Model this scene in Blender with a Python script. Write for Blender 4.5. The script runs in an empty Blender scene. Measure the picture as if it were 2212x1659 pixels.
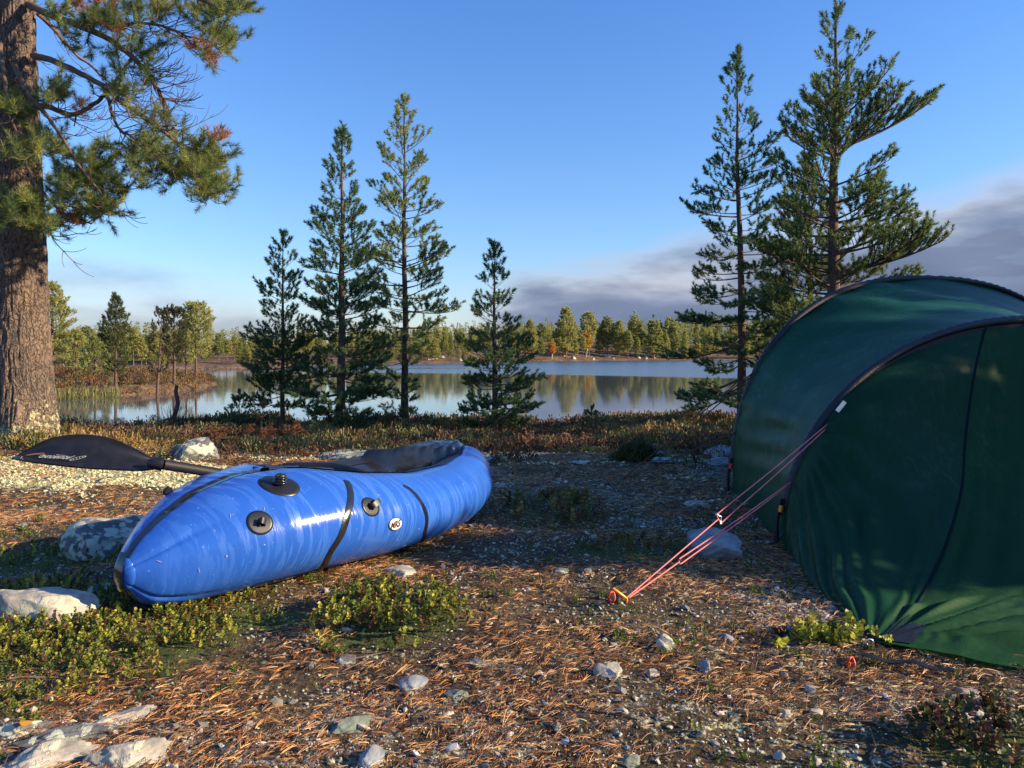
import bpy, math, random
import numpy as np
from math import sin, cos, pi, radians, sqrt, atan2, acos, exp
C = bpy.context.scene.collection
rng = np.random.default_rng(11)
random.seed(5)

# ------------------------------------------------------------------ camera, light, exposure
F, CX, HY, CH = 1671.0, 1106.0, 765.0, 0.9          # photo measured on a 2212 x 1659 grid, eye height 0.9 m
cam_d = bpy.data.cameras.new('camera'); cam = bpy.data.objects.new('camera', cam_d); C.objects.link(cam)
cam.location = (0, 0, CH); cam.rotation_euler = (radians(90), 0, 0)
cam_d.sensor_width = 36; cam_d.lens = 36 * F / 2212; cam_d.shift_y = -(829.5 - HY) / 2212
cam_d.clip_start = 0.05; cam_d.clip_end = 6000
bpy.context.scene.camera = cam
SUN_EL, SUN_AZ = radians(21), radians(99)           # azimuth clockwise from the viewing direction (+Y)
sun_dir = np.array([cos(SUN_EL) * sin(SUN_AZ), cos(SUN_EL) * cos(SUN_AZ), sin(SUN_EL)])
sl = bpy.data.lights.new('sun', 'SUN'); sl.energy = 5.0; sl.angle = radians(0.5); sl.color = (1.0, 0.79, 0.51)
so = bpy.data.objects.new('sun', sl); C.objects.link(so)
from mathutils import Vector
so.rotation_euler = Vector(sun_dir.tolist()).to_track_quat('Z', 'Y').to_euler()
so.location = (20, -6, 12)
vs = bpy.context.scene.view_settings
vs.view_transform = 'Standard'; vs.look = 'None'; vs.exposure = 0.98; vs.gamma = 1.0; vs.use_curve_mapping = False
bpy.context.scene.cycles.max_bounces = 8
bpy.context.scene.cycles.transparent_max_bounces = 8

def nd(nt, t, **kw):
    n = nt.nodes.new(t)
    for k, v in kw.items():
        if k.startswith('i_'):
            key = k[2:]
            n.inputs[int(key) if key.isdigit() else key.replace('_', ' ')].default_value = v
        else: setattr(n, k, v)
    return n
def lk(nt, a, b): nt.links.new(a, b)
def mth(nt, op, a, b=None, c=None, clamp=False):
    n = nt.nodes.new('ShaderNodeMath'); n.operation = op; n.use_clamp = clamp
    for i, v in enumerate((a, b, c)):
        if v is None: continue
        if isinstance(v, (int, float)): n.inputs[i].default_value = v
        else: nt.links.new(v, n.inputs[i])
    return n.outputs[0]
def ramp(nt, fac, stops, interp='LINEAR'):
    r = nt.nodes.new('ShaderNodeValToRGB'); r.color_ramp.interpolation = interp
    e = r.color_ramp.elements
    while len(e) < len(stops): e.new(0.5)
    for i, (p, c) in enumerate(stops):
        e[i].position = p
        e[i].color = (c, c, c, 1) if isinstance(c, (int, float)) else (c[0], c[1], c[2], 1)
    if fac is not None: nt.links.new(fac, r.inputs[0])
    return r.outputs[0]
def mix(nt, fac, a, b, mode='MIX'):
    m = nt.nodes.new('ShaderNodeMix'); m.data_type = 'RGBA'; m.blend_type = mode
    for sck, v in ((m.inputs[0], fac), (m.inputs[6], a), (m.inputs[7], b)):
        if isinstance(v, (int, float)): sck.default_value = v
        elif isinstance(v, tuple): sck.default_value = (v[0], v[1], v[2], 1)
        else: nt.links.new(v, sck)
    return m.outputs[2]

# world: Nishita sky with two cloud banks placed by direction
w = bpy.data.worlds.new('World'); bpy.context.scene.world = w; w.use_nodes = True
nt = w.node_tree; nt.nodes.clear()
sky = nd(nt, 'ShaderNodeTexSky', sky_type='NISHITA', sun_disc=False, sun_elevation=SUN_EL, sun_rotation=SUN_AZ,
         air_density=1.15, dust_density=0.3, ozone_density=3.2)
tc = nd(nt, 'ShaderNodeTexCoord'); sp = nd(nt, 'ShaderNodeSeparateXYZ'); lk(nt, tc.outputs['Generated'], sp.inputs[0])
X, Y, Z = sp.outputs
az = mth(nt, 'ARCTAN2', X, Y)                         # radians right of the viewing direction
hyp = mth(nt, 'SQRT', mth(nt, 'ADD', mth(nt, 'MULTIPLY', X, X), mth(nt, 'MULTIPLY', Y, Y)))
el = mth(nt, 'ARCTAN2', Z, hyp)
cb = nd(nt, 'ShaderNodeCombineXYZ'); lk(nt, mth(nt, 'MULTIPLY', az, 1.0), cb.inputs[0]); lk(nt, mth(nt, 'MULTIPLY', el, 3.6), cb.inputs[1])
n1 = nd(nt, 'ShaderNodeTexNoise', i_Scale=5.0, i_Detail=7.0, i_Roughness=0.5); lk(nt, cb.outputs[0], n1.inputs['Vector'])
n2 = nd(nt, 'ShaderNodeTexNoise', i_Scale=2.1, i_Detail=3.0, i_Roughness=0.5); lk(nt, cb.outputs[0], n2.inputs['Vector'])
# right bank: upper edge rises to the right
fc = nd(nt, 'ShaderNodeFloatCurve'); cv = fc.mapping.curves[0]
azn = mth(nt, 'MULTIPLY_ADD', az, 0.5, 0.5, clamp=True)  # -1..1 rad -> 0..1
pts = [(0.0, 0.42), (0.22, 0.44), (0.32, 0.34), (0.415, 0.19), (0.455, 0.235), (0.475, 0.30), (0.51, 0.47), (0.585, 0.585), (0.66, 0.66), (0.74, 0.80), (0.80, 0.86), (0.9, 0.9), (1.0, 0.85)]
while len(cv.points) < len(pts): cv.points.new(0.5, 0.5)
for i, p in enumerate(pts): cv.points[i].location = p
fc.mapping.update(); lk(nt, azn, fc.inputs['Value'])
topel = mth(nt, 'MULTIPLY', fc.outputs[0], 0.26)      # top elevation in radians
dlt = mth(nt, 'SUBTRACT', topel, el)
dn = mth(nt, 'ADD', dlt, mth(nt, 'MULTIPLY', mth(nt, 'SUBTRACT', n1.outputs[0], 0.5), 0.11))
edge = mth(nt, 'MULTIPLY', dn, 19.0, clamp=True)
thick = ramp(nt, mth(nt, 'ADD', n2.outputs[0], mth(nt, 'MULTIPLY', mth(nt, 'SUBTRACT', n1.outputs[0], 0.5), 0.7)), [(0.36, 0.0), (0.52, 1.0)])
leftthin = ramp(nt, azn, [(0.40, 0.6), (0.52, 1.0)])
lowgap = ramp(nt, mth(nt, 'ADD', el, mth(nt, 'MULTIPLY', mth(nt, 'SUBTRACT', n1.outputs[0], 0.5), 0.03)), [(0.0, 0.7), (0.02, 1.0)])
solid = mth(nt, 'MAXIMUM', thick, ramp(nt, azn, [(0.44, 0.25), (0.50, 1.0), (0.64, 1.0), (0.70, 0.75), (0.76, 0.95)]))
mask = mth(nt, 'MULTIPLY', mth(nt, 'MULTIPLY', edge, solid), mth(nt, 'MULTIPLY', lowgap, leftthin), clamp=True)
ccol = ramp(nt, mth(nt, 'ADD', mth(nt, 'MULTIPLY', dn, 7.0), mth(nt, 'MULTIPLY', mth(nt, 'SUBTRACT', n1.outputs[0], 0.5), 1.3)),
            [(0.0, (2.8, 3.3, 4.3)), (0.16, (3.1, 3.3, 3.9)), (0.45, (1.6, 1.9, 2.7)), (0.6, (1.2, 1.5, 2.3)), (0.9, (0.95, 1.25, 1.95))])
tint = ramp(nt, mth(nt, 'MULTIPLY', el, 2.0, clamp=True), [(0.0, (.90, .92, 1.17)), (0.3, (.75, .94, 1.24)), (0.9, (.60, .91, 1.38))])
sky_s = mix(nt, 1.0, sky.outputs[0], tint, 'MULTIPLY')
skyc = mix(nt, mask, sky_s, ccol)
bg = nd(nt, 'ShaderNodeBackground', i_Strength=0.092); lk(nt, skyc, bg.inputs[0])
wo = nd(nt, 'ShaderNodeOutputWorld'); lk(nt, bg.outputs[0], wo.inputs[0])

# ------------------------------------------------------------------ helpers
def at(px, py, d): return np.array([(px - CX) / F * d, d, CH - (py - HY) / F * d])
_tab = np.random.default_rng(3).random((256, 256))
def vn(x, y, s=1.0, o=0):
    x = np.asarray(x, float) / s + 17.3 * o + 91; y = np.asarray(y, float) / s + 31.7 * o + 57
    xi = np.floor(x).astype(int); yi = np.floor(y).astype(int); fx = x - xi; fy = y - yi
    fx = fx * fx * (3 - 2 * fx); fy = fy * fy * (3 - 2 * fy)
    a = _tab[xi % 256, yi % 256]; b = _tab[(xi + 1) % 256, yi % 256]; c = _tab[xi % 256, (yi + 1) % 256]; d = _tab[(xi + 1) % 256, (yi + 1) % 256]
    return (a * (1 - fx) + b * fx) * (1 - fy) + (c * (1 - fx) + d * fx) * fy - 0.5
def fbm(x, y, s, o=0, n=4, r=0.5):
    v = 0; a = 1.0
    for i in range(n): v = v + a * vn(x, y, s, o + i * 3); s *= 0.5; a *= r
    return v
def sst(a, b, x):
    t = np.clip((np.asarray(x, float) - a) / (b - a), 0, 1); return t * t * (3 - 2 * t)
WATER = -1.3
def gh(x, y):
    x = np.asarray(x, float); y = np.asarray(y, float)
    h = -0.45 * sst(6.0, 13.0, y)
    h = h - 2.3 * sst(14.6, 23.0, y + 0.8 * vn(x, y, 3.0, 4) + 1.2 * sst(-3, -9, x))
    h = h + 0.14 * fbm(x, y, 2.2, 1, 3) * sst(4.5, 9, y)
    h = h + 0.035 * fbm(x, y, 0.6, 2, 3) + 0.012 * vn(x, y, 0.09, 7) + 0.006 * vn(x, y, 0.035, 8)
    h = h + 0.20 * np.exp(-(((x - 2.7) / 1.3) ** 2 + ((y - 13.4) / 1.2) ** 2))
    h = h + 0.12 * np.exp(-(((x + 4.3) / 1.3) ** 2 + ((y - 6.3) / 1.0) ** 2))
    h = h - 0.05 * sst(1.0, 2.0, y) * 0
    return h
def gpt(px, py):
    """ground point seen at photo pixel px, py"""
    m = (py - HY) / F; k = (px - CX) / F
    d = CH / m
    for _ in range(12): d = 0.5 * d + 0.5 * (CH - float(gh(k * d, d))) / m
    return np.array([k * d, d, float(gh(k * d, d))])

class MB:
    def __init__(s): s.V = []; s.L = []; s.T = []; s.Cc = []; s.M = []; s.n = 0
    def add(s, V, Fc, col=None, mi=0):
        V = np.asarray(V, float).reshape(-1, 3)
        if len(V) == 0: return
        Fc = np.asarray(Fc, int)
        s.V.append(V); s.L.append((Fc + s.n).ravel()); s.T.append(np.full(len(Fc), Fc.shape[1])); s.M.append(np.full(len(Fc), mi))
        if col is None: col = (0.5, 0.5, 0.5)
        col = np.asarray(col, float)
        if col.ndim == 1: col = np.tile(col, (len(V), 1))
        s.Cc.append(col); s.n += len(V)
    def build(s, name, mats, parent=None, smooth=True, **tags):
        me = bpy.data.meshes.new(name)
        V = np.concatenate(s.V); L = np.concatenate(s.L); T = np.concatenate(s.T); Cc = np.concatenate(s.Cc); M = np.concatenate(s.M)
        me.vertices.add(len(V)); me.vertices.foreach_set('co', V.ravel().astype(np.float32))
        me.loops.add(len(L)); me.loops.foreach_set('vertex_index', L.astype(np.int32))
        me.polygons.add(len(T)); st = np.concatenate([[0], np.cumsum(T)[:-1]])
        me.polygons.foreach_set('loop_start', st.astype(np.int32)); me.polygons.foreach_set('loop_total', T.astype(np.int32))
        me.polygons.foreach_set('use_smooth', np.full(len(T), smooth))
        if not isinstance(mats, (list, tuple)): mats = [mats]
        for m in mats: me.materials.append(m)
        me.polygons.foreach_set('material_index', M.astype(np.int32))
        ca = me.color_attributes.new('col', 'FLOAT_COLOR', 'POINT')
        ca.data.foreach_set('color', np.hstack([Cc, np.ones((len(V), 1))]).ravel().astype(np.float32))
        me.update(); me.validate()
        o = bpy.data.objects.new(name, me); C.objects.link(o)
        if parent is not None: o.parent = parent
        for k, v in tags.items(): o[k] = v
        return o
def thing(name, label, cat, loc=(0, 0, 0), group=None):
    o = bpy.data.objects.new(name, None); C.objects.link(o); o.location = loc
    o.empty_display_size = 0.1
    o['label'] = label; o['category'] = cat
    if group: o['group'] = group
    return o
def rel(o): return np.array(o.location)
def frames(P):
    P = np.asarray(P, float); T = np.gradient(P, axis=0); T /= np.linalg.norm(T, axis=1)[:, None] + 1e-9
    up = np.array([0, 0, 1.0]); 
    if abs(T[:, 2]).mean() > 0.8: up = np.array([1.0, 0, 0])
    A = np.cross(T, up); A /= np.linalg.norm(A, axis=1)[:, None] + 1e-9
    B = np.cross(A, T); return T, A, B
def tube(mb, P, r, n=6, col=None, mi=0, flat=None, caps=True):
    P = np.asarray(P, float); k = len(P); r = np.broadcast_to(np.asarray(r, float), (k,))
    T, A, B = frames(P); a = np.arange(n) / n * 2 * pi
    ra = r[:, None, None]; rb = ra if flat is None else ra * flat
    V = P[:, None, :] + A[:, None, :] * np.cos(a)[None, :, None] * ra + B[:, None, :] * np.sin(a)[None, :, None] * rb
    V = V.reshape(-1, 3)
    i = np.arange(k - 1)[:, None] * n; j = np.arange(n)[None, :]; j2 = (j + 1) % n
    Fc = np.stack([i + j, i + j2, i + n + j2, i + n + j], -1).reshape(-1, 4)
    c = col
    if col is not None and np.ndim(col) == 2: c = np.repeat(col, n, axis=0)
    mb.add(V, Fc, c, mi)
    if caps and n > 3:
        mb.add(V[:n], [list(range(n))[::-1]], c[:n] if np.ndim(c) == 2 else c, mi); mb.add(V[-n:], [list(range(n))], c[-n:] if np.ndim(c) == 2 else c, mi)
def grid(mb, V, col=None, mi=0):
    a, b = V.shape[:2]; i = np.arange(a - 1)[:, None] * b; j = np.arange(b - 1)[None, :]
    Fc = np.stack([i + j, i + j + 1, i + b + j + 1, i + b + j], -1).reshape(-1, 4)
    mb.add(V.reshape(-1, 3), Fc, None if col is None else (col.reshape(-1, 3) if np.ndim(col) == 3 else col), mi)
def spline(P, n):
    P = np.asarray(P, float); k = len(P); t = np.linspace(0, k - 1, n); out = []
    Q = np.vstack([2 * P[0] - P[1], P, 2 * P[-1] - P[-2]])
    i = np.minimum(t.astype(int), k - 2); f = (t - i)[:, None]
    p0, p1, p2, p3 = Q[i], Q[i + 1], Q[i + 2], Q[i + 3]
    return 0.5 * ((2 * p1) + (-p0 + p2) * f + (2 * p0 - 5 * p1 + 4 * p2 - p3) * f * f + (-p0 + 3 * p1 - 3 * p2 + p3) * f ** 3)
def rand_basis(Dv, roll=None):
    Dv = np.asarray(Dv, float); Dv = Dv / (np.linalg.norm(Dv, axis=1)[:, None] + 1e-9); n = len(Dv)
    h = rng.normal(size=(n, 3)); A = np.cross(h, Dv); A /= np.linalg.norm(A, axis=1)[:, None] + 1e-9
    B = np.cross(Dv, A); return np.stack([A, B, Dv], 1)         # rows: local x, y, z in world
def scatter(mb, tmpl, P, Dv, sc, col, mi=0, basis=None, tshade=None):
    """tmpl: list of (V, F). copies with local z along Dv"""
    P = np.asarray(P, float); n = len(P)
    if n == 0: return
    sc = np.asarray(sc, float);
    if sc.ndim == 0: sc = np.full(n, float(sc))
    if sc.ndim == 1: sc = np.repeat(sc[:, None], 3, 1)
    Bs = rand_basis(Dv) if basis is None else basis
    which = rng.integers(0, len(tmpl), n); col = np.asarray(col, float)
    if col.ndim == 1: col = np.tile(col, (n, 1))
    for k, tt in enumerate(tmpl):
        m = np.where(which == k)[0]
        if len(m) == 0: continue
        V0, F0 = tt[0], tt[1]
        V = (V0[None] * sc[m][:, None, :]) @ Bs[m] + P[m][:, None, :]
        Fc = (F0[None] + (np.arange(len(m)) * len(V0))[:, None, None]).reshape(-1, F0.shape[1])
        cc = np.repeat(col[m], len(V0), 0)
        if len(tt) > 2: cc = cc * np.tile(tt[2], (len(m), 1))
        mb.add(V.reshape(-1, 3), Fc, cc, mi)

# ------------------------------------------------------------------ materials
def mat(name, color=(0.5, 0.5, 0.5), rough=0.7, attr=False, noise=None, bump=None, transl=0.0, spec=0.5, metal=0.0, coat=0.0, hue=None):
    """noise=(scale, low, high) brightness; bump=(scale, strength, dist)"""
    m = bpy.data.materials.new(name); m.use_nodes = True; nt = m.node_tree
    b = nt.nodes['Principled BSDF']; out = nt.nodes['Material Output']
    b.inputs['Roughness'].default_value = rough; b.inputs['Metallic'].default_value = metal
    b.inputs['Specular IOR Level'].default_value = spec; b.inputs['Coat Weight'].default_value = coat; b.inputs['Coat Roughness'].default_value = 0.12
    tcn = nd(nt, 'ShaderNodeTexCoord')
    if attr:
        a = nd(nt, 'ShaderNodeAttribute', attribute_name='col'); c = a.outputs['Color']
    else:
        r = nd(nt, 'ShaderNodeRGB'); r.outputs[0].default_value = (*color, 1); c = r.outputs[0]
    if noise:
        n = nd(nt, 'ShaderNodeTexNoise', i_Scale=noise[0], i_Detail=6.0, i_Roughness=0.62); lk(nt, tcn.outputs['Object'], n.inputs['Vector'])
        c = mix(nt, 1.0, c, ramp(nt, n.outputs[0], [(0.3, noise[1]), (0.7, noise[2])]), 'MULTIPLY')
    lk(nt, c, b.inputs['Base Color'])
    if bump:
        n = nd(nt, 'ShaderNodeTexNoise', i_Scale=bump[0], i_Detail=5.0); lk(nt, tcn.outputs['Object'], n.inputs['Vector'])
        bp = nd(nt, 'ShaderNodeBump', i_Strength=bump[1], i_Distance=bump[2]); lk(nt, n.outputs[0], bp.inputs['Height']); lk(nt, bp.outputs[0], b.inputs['Normal'])
    if transl:
        t = nd(nt, 'ShaderNodeBsdfTranslucent'); lk(nt, c, t.inputs[0]); ms = nd(nt, 'ShaderNodeMixShader', i_0=transl)
        lk(nt, b.outputs[0], ms.inputs[1]); lk(nt, t.outputs[0], ms.inputs[2]); lk(nt, ms.outputs[0], out.inputs[0])
    return m
M = {}
M['leaf'] = mat('pine_needles', attr=True, rough=0.5, transl=0.38, spec=0.4)
M['leafbg'] = mat('distant_foliage', attr=True, rough=0.7, transl=0.5, spec=0.2)
M['twig'] = mat('twig_bark', (0.085, 0.058, 0.043), rough=0.85, noise=(9, 0.6, 1.5))
M['trunk'] = mat('pine_trunk', (0.105, 0.066, 0.048), rough=0.9, noise=(14, 0.45, 1.6), bump=(30, 0.8, 0.02))
M['litter'] = mat('fallen_needles', attr=True, rough=0.45, transl=0.1, spec=0.5)
M['stone'] = mat('pebble_stone', attr=True, rough=0.75, noise=(60, 0.75, 1.25), spec=0.3)
M['moss'] = mat('ground_plants', attr=True, rough=0.55, transl=0.2, spec=0.3)
M['black'] = mat('black_webbing', (0.012, 0.012, 0.014), rough=0.45, noise=(40, 0.6, 1.6))
M['rubber'] = mat('black_coated_fabric', (0.011, 0.012, 0.015), rough=0.15, noise=(12, 0.7, 1.7), bump=(11, 0.35, 0.014), spec=0.9)
M['patch'] = mat('dark_grey_patch', (0.013, 0.014, 0.017), rough=0.38, noise=(30, 0.8, 1.3))
M['cord'] = mat('pink_cord', (0.75, 0.17, 0.17), rough=0.55, noise=(300, 0.6, 1.3))
M['darkcord'] = mat('brown_cord', (0.10, 0.045, 0.04), rough=0.7)
M['red'] = mat('red_loop', (0.65, 0.04, 0.03), rough=0.45)
M['orange'] = mat('orange_peg', (0.85, 0.30, 0.02), rough=0.3, metal=0.3)
M['white'] = mat('white_label', (0.78, 0.77, 0.74), rough=0.5)
M['grey'] = mat('pale_print', (0.30, 0.32, 0.30), rough=0.6)
M['maroon'] = mat('maroon_print', (0.045, 0.008, 0.008), rough=0.5)
M['navy'] = mat('navy_print', (0.008, 0.006, 0.06), rough=0.5)
M['yellow'] = mat('yellow_tip', (0.55, 0.36, 0.03), rough=0.4)
M['lime'] = mat('lime_cord', (0.45, 0.55, 0.08), rough=0.5)
M['metal'] = mat('pale_metal', (0.6, 0.6, 0.6), rough=0.3, metal=0.8)

def rock_mat(name, base, lich, amount, dark=(0.05, 0.055, 0.06)):
    m = bpy.data.materials.new(name); m.use_nodes = True; nt = m.node_tree; b = nt.nodes['Principled BSDF']
    tcn = nd(nt, 'ShaderNodeTexCoord'); v = tcn.outputs['Object']
    n1 = nd(nt, 'ShaderNodeTexNoise', i_Scale=7.0, i_Detail=8.0, i_Roughness=0.65); lk(nt, v, n1.inputs['Vector'])
    n2 = nd(nt, 'ShaderNodeTexNoise', i_Scale=11.0, i_Detail=7.0, i_Roughness=0.62, i_Distortion=0.6); lk(nt, v, n2.inputs['Vector'])
    vo = nd(nt, 'ShaderNodeTexVoronoi', i_Scale=28.0); lk(nt, v, vo.inputs['Vector'])
    c = ramp(nt, n1.outputs[0], [(0.3, dark), (0.5, base), (0.75, tuple(min(1, x * 1.5) for x in base))])
    lm = ramp(nt, mth(nt, 'ADD', n2.outputs[0], mth(nt, 'MULTIPLY', vo.outputs[0], -0.25)), [(0.52 - amount * 0.2, 0), (0.56 - amount * 0.2, 1)])
    c = mix(nt, lm, c, lich)
    lk(nt, c, b.inputs['Base Color']); b.inputs['Roughness'].default_value = 0.85
    bp = nd(nt, 'ShaderNodeBump', i_Strength=0.7, i_Distance=0.02); lk(nt, mth(nt, 'ADD', n1.outputs[0], mth(nt, 'MULTIPLY', lm, 0.15)), bp.inputs['Height']); lk(nt, bp.outputs[0], b.inputs['Normal'])
    return m
M['rock'] = rock_mat('lichened_rock', (0.12, 0.125, 0.13), (0.42, 0.45, 0.35), 0.85)
M['rockpale'] = rock_mat('pale_rock', (0.36, 0.33, 0.28), (0.50, 0.48, 0.36), 0.6, (0.14, 0.13, 0.12))
M['rockblue'] = rock_mat('blue_grey_rock', (0.23, 0.25, 0.27), (0.26, 0.30, 0.28), 0.2, (0.07, 0.08, 0.1))
M['rockdark'] = rock_mat('dark_slate', (0.07, 0.06, 0.07), (0.14, 0.14, 0.12), 0.0, (0.03, 0.03, 0.04))
M['rockgreen'] = rock_mat('green_slate', (0.17, 0.20, 0.16), (0.30, 0.33, 0.22), 0.3, (0.07, 0.09, 0.07))

# ground
def ground_mat():
    m = bpy.data.materials.new('forest_floor'); m.use_nodes = True; nt = m.node_tree; b = nt.nodes['Principled BSDF']
    tcn = nd(nt, 'ShaderNodeTexCoord'); v = tcn.outputs['Object']
    at_ = nd(nt, 'ShaderNodeAttribute', attribute_name='col'); s = nd(nt, 'ShaderNodeSeparateColor'); lk(nt, at_.outputs['Color'], s.inputs[0])
    gravel, green, lich = s.outputs
    def N(sc, de=6.0, ro=0.6):
        n = nd(nt, 'ShaderNodeTexNoise', i_Scale=sc, i_Detail=de, i_Roughness=ro); lk(nt, v, n.inputs['Vector']); return n.outputs[0]
    a, bb, cc, dd = N(3.5), N(14.0), N(60.0, 4.0), N(170.0, 3.0)
    c = ramp(nt, mth(nt, 'ADD', mth(nt, 'MULTIPLY', a, 0.45), mth(nt, 'MULTIPLY', cc, 0.55)), [(0.36, (0.022, 0.015, 0.009)), (0.50, (0.085, 0.057, 0.028)), (0.68, (0.22, 0.16, 0.08))])
    vo = nd(nt, 'ShaderNodeTexVoronoi', i_Scale=75.0); lk(nt, v, vo.inputs['Vector'])
    vsep = nd(nt, 'ShaderNodeSeparateColor'); lk(nt, vo.outputs['Color'], vsep.inputs[0]); vcol = ramp(nt, vsep.outputs[0], [(0.0, (.07, .065, .06)), (.5, (.22, .205, .18)), (1.0, (.46, .43, .37))])
    gm = mth(nt, 'MULTIPLY', ramp(nt, mth(nt, 'ADD', gravel, mth(nt, 'MULTIPLY', mth(nt, 'SUBTRACT', bb, 0.5), 1.1)), [(0.45, 0), (0.6, 1)]), ramp(nt, vo.outputs['Distance'], [(0.35, 1.0), (0.6, 0.15)]))
    c = mix(nt, gm, c, vcol)
    lm = ramp(nt, mth(nt, 'ADD', mth(nt, 'MULTIPLY', lich, 0.9), mth(nt, 'MULTIPLY', mth(nt, 'SUBTRACT', mth(nt, 'ADD', mth(nt, 'MULTIPLY', bb, 0.5), mth(nt, 'MULTIPLY', cc, 0.5)), 0.5), 2.6)), [(0.42, 0), (0.56, 1)])
    c = mix(nt, lm, c, mix(nt, cc, (0.28, 0.28, 0.16), (0.64, 0.62, 0.36)))
    gr = ramp(nt, mth(nt, 'ADD', green, mth(nt, 'MULTIPLY', mth(nt, 'SUBTRACT', cc, 0.5), 1.4)), [(0.4, 0), (0.65, 1)])
    c = mix(nt, gr, c, mix(nt, cc, (0.03, 0.04, 0.012), (0.12, 0.14, 0.035)))
    lk(nt, c, b.inputs['Base Color']); b.inputs['Roughness'].default_value = 0.9; b.inputs['Specular IOR Level'].default_value = 0.25
    bp = nd(nt, 'ShaderNodeBump', i_Strength=0.9, i_Distance=0.02)
    lk(nt, mth(nt, 'ADD', mth(nt, 'MULTIPLY', bb, 0.8), mth(nt, 'ADD', mth(nt, 'MULTIPLY', cc, 0.7), mth(nt, 'MULTIPLY', dd, 0.3))), bp.inputs['Height']); lk(nt, bp.outputs[0], b.inputs['Normal'])
    return m

# zones on the near ground (0..1 each)
def ell(x, y, cx, cy, rx, ry, rot=0.0, soft=0.5):
    c, s = cos(rot), sin(rot); dx = x - cx; dy = y - cy
    q = np.sqrt(((dx * c + dy * s) / rx) ** 2 + ((-dx * s + dy * c) / ry) ** 2)
    return 1 - sst(1 - soft, 1 + soft, q + 0.5 * fbm(x, y, 0.25, 9, 3))
GM = [(gpt(150, 1405), 0.54, 0.42, 0.45), (gpt(60, 1330), 0.4, 0.35, 0.3), (gpt(835, 1345), 0.24, 0.21, 0.3), (gpt(560, 1345), 0.36, 0.09, 0.1), (gpt(1180, 1115), 0.27, 0.3, 0.0), (gpt(1385, 1195), 0.30, 0.12, 0.0),
      (gpt(2150, 1620), 0.17, 0.14, 0.0), (gpt(130, 1205), 0.45, 0.2, 0.0)]
def zone_green(x, y):
    v = 0 * x
    for g, rx, ry, ro in GM: v = np.maximum(v, ell(x, y, g[0], g[1], rx, ry, ro))
    return v
g_a = gpt(1760, 1330); g_b = gpt(2080, 1540); g_c = gpt(160, 1620); g_d = gpt(1780, 1500)
def zone_gravel(x, y):
    v = ell(x, y, g_a[0], g_a[1], 0.26, 0.34); v = np.maximum(v, ell(x, y, g_b[0], g_b[1], 0.36, 0.14))
    v = np.maximum(v, 0.8 * ell(x, y, g_c[0], g_c[1], 0.3, 0.2)); v = np.maximum(v, 0.45 * ell(x, y, 0.2, 1.95, 0.5, 0.25))
    v = np.maximum(v, 0.40 * ell(x, y, 0.3, 4.8, 1.2, 1.0)); v = np.maximum(v, 0.55 * sst(0.15, 0.4, fbm(x, y, 0.8, 21)))
    return v
g_l = gpt(210, 1015)
def zone_lichen(x, y):
    v = ell(x, y, g_l[0], g_l[1], 1.25, 0.55, 0, 0.3)
    v = np.maximum(v, 0.62 * ell(x, y, -3.2, 7.6, 1.2, 0.5)); v = np.maximum(v, 0.30 * ell(x, y, 0.4, 6.2, 1.8, 0.7))
    v = np.maximum(v, 0.6 * ell(x, y, -1.3, 6.9, 1.8, 0.5)); v = np.maximum(v, 0.23 + 0.13 * sst(.0, .4, fbm(x, y, .5, 88, 3)))
    return v
def zone_heather(x, y):
    n = fbm(x, y, 1.3, 14, 3)
    base = sst(5.7, 7.2, y) * sst(-0.22, 0.08, n + 0.36 * sst(7.6, 10.5, y))
    base = base * (1 - 0.85 * sst(0.3, 0.6, zone_lichen(x, y) - 0.3))
    return base * (1 - sst(15.8, 17.0, y))

# ------------------------------------------------------------------ setting: ground, water, far shore
th = np.concatenate([np.linspace(-180, -42, 60)[:-1], np.linspace(-42, 42, 640)[:-1], np.linspace(42, 180, 60)]) * pi / 180
rr = np.concatenate([[0.05, 0.4, 0.8], np.exp(np.linspace(np.log(1.1), np.log(30), 620))])
xx = np.sin(th)[None, :] * rr[:, None]; yy = np.cos(th)[None, :] * rr[:, None]
zz = gh(xx, yy)
mb = MB(); colg = np.stack([zone_gravel(xx, yy), zone_green(xx, yy), zone_lichen(xx, yy)], -1)
grid(mb, np.stack([xx, yy, zz], -1), colg)
M['ground'] = ground_mat()
mb.build('ground', M['ground'], kind='structure', label='forest floor of needles, gravel and lichen')

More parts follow.
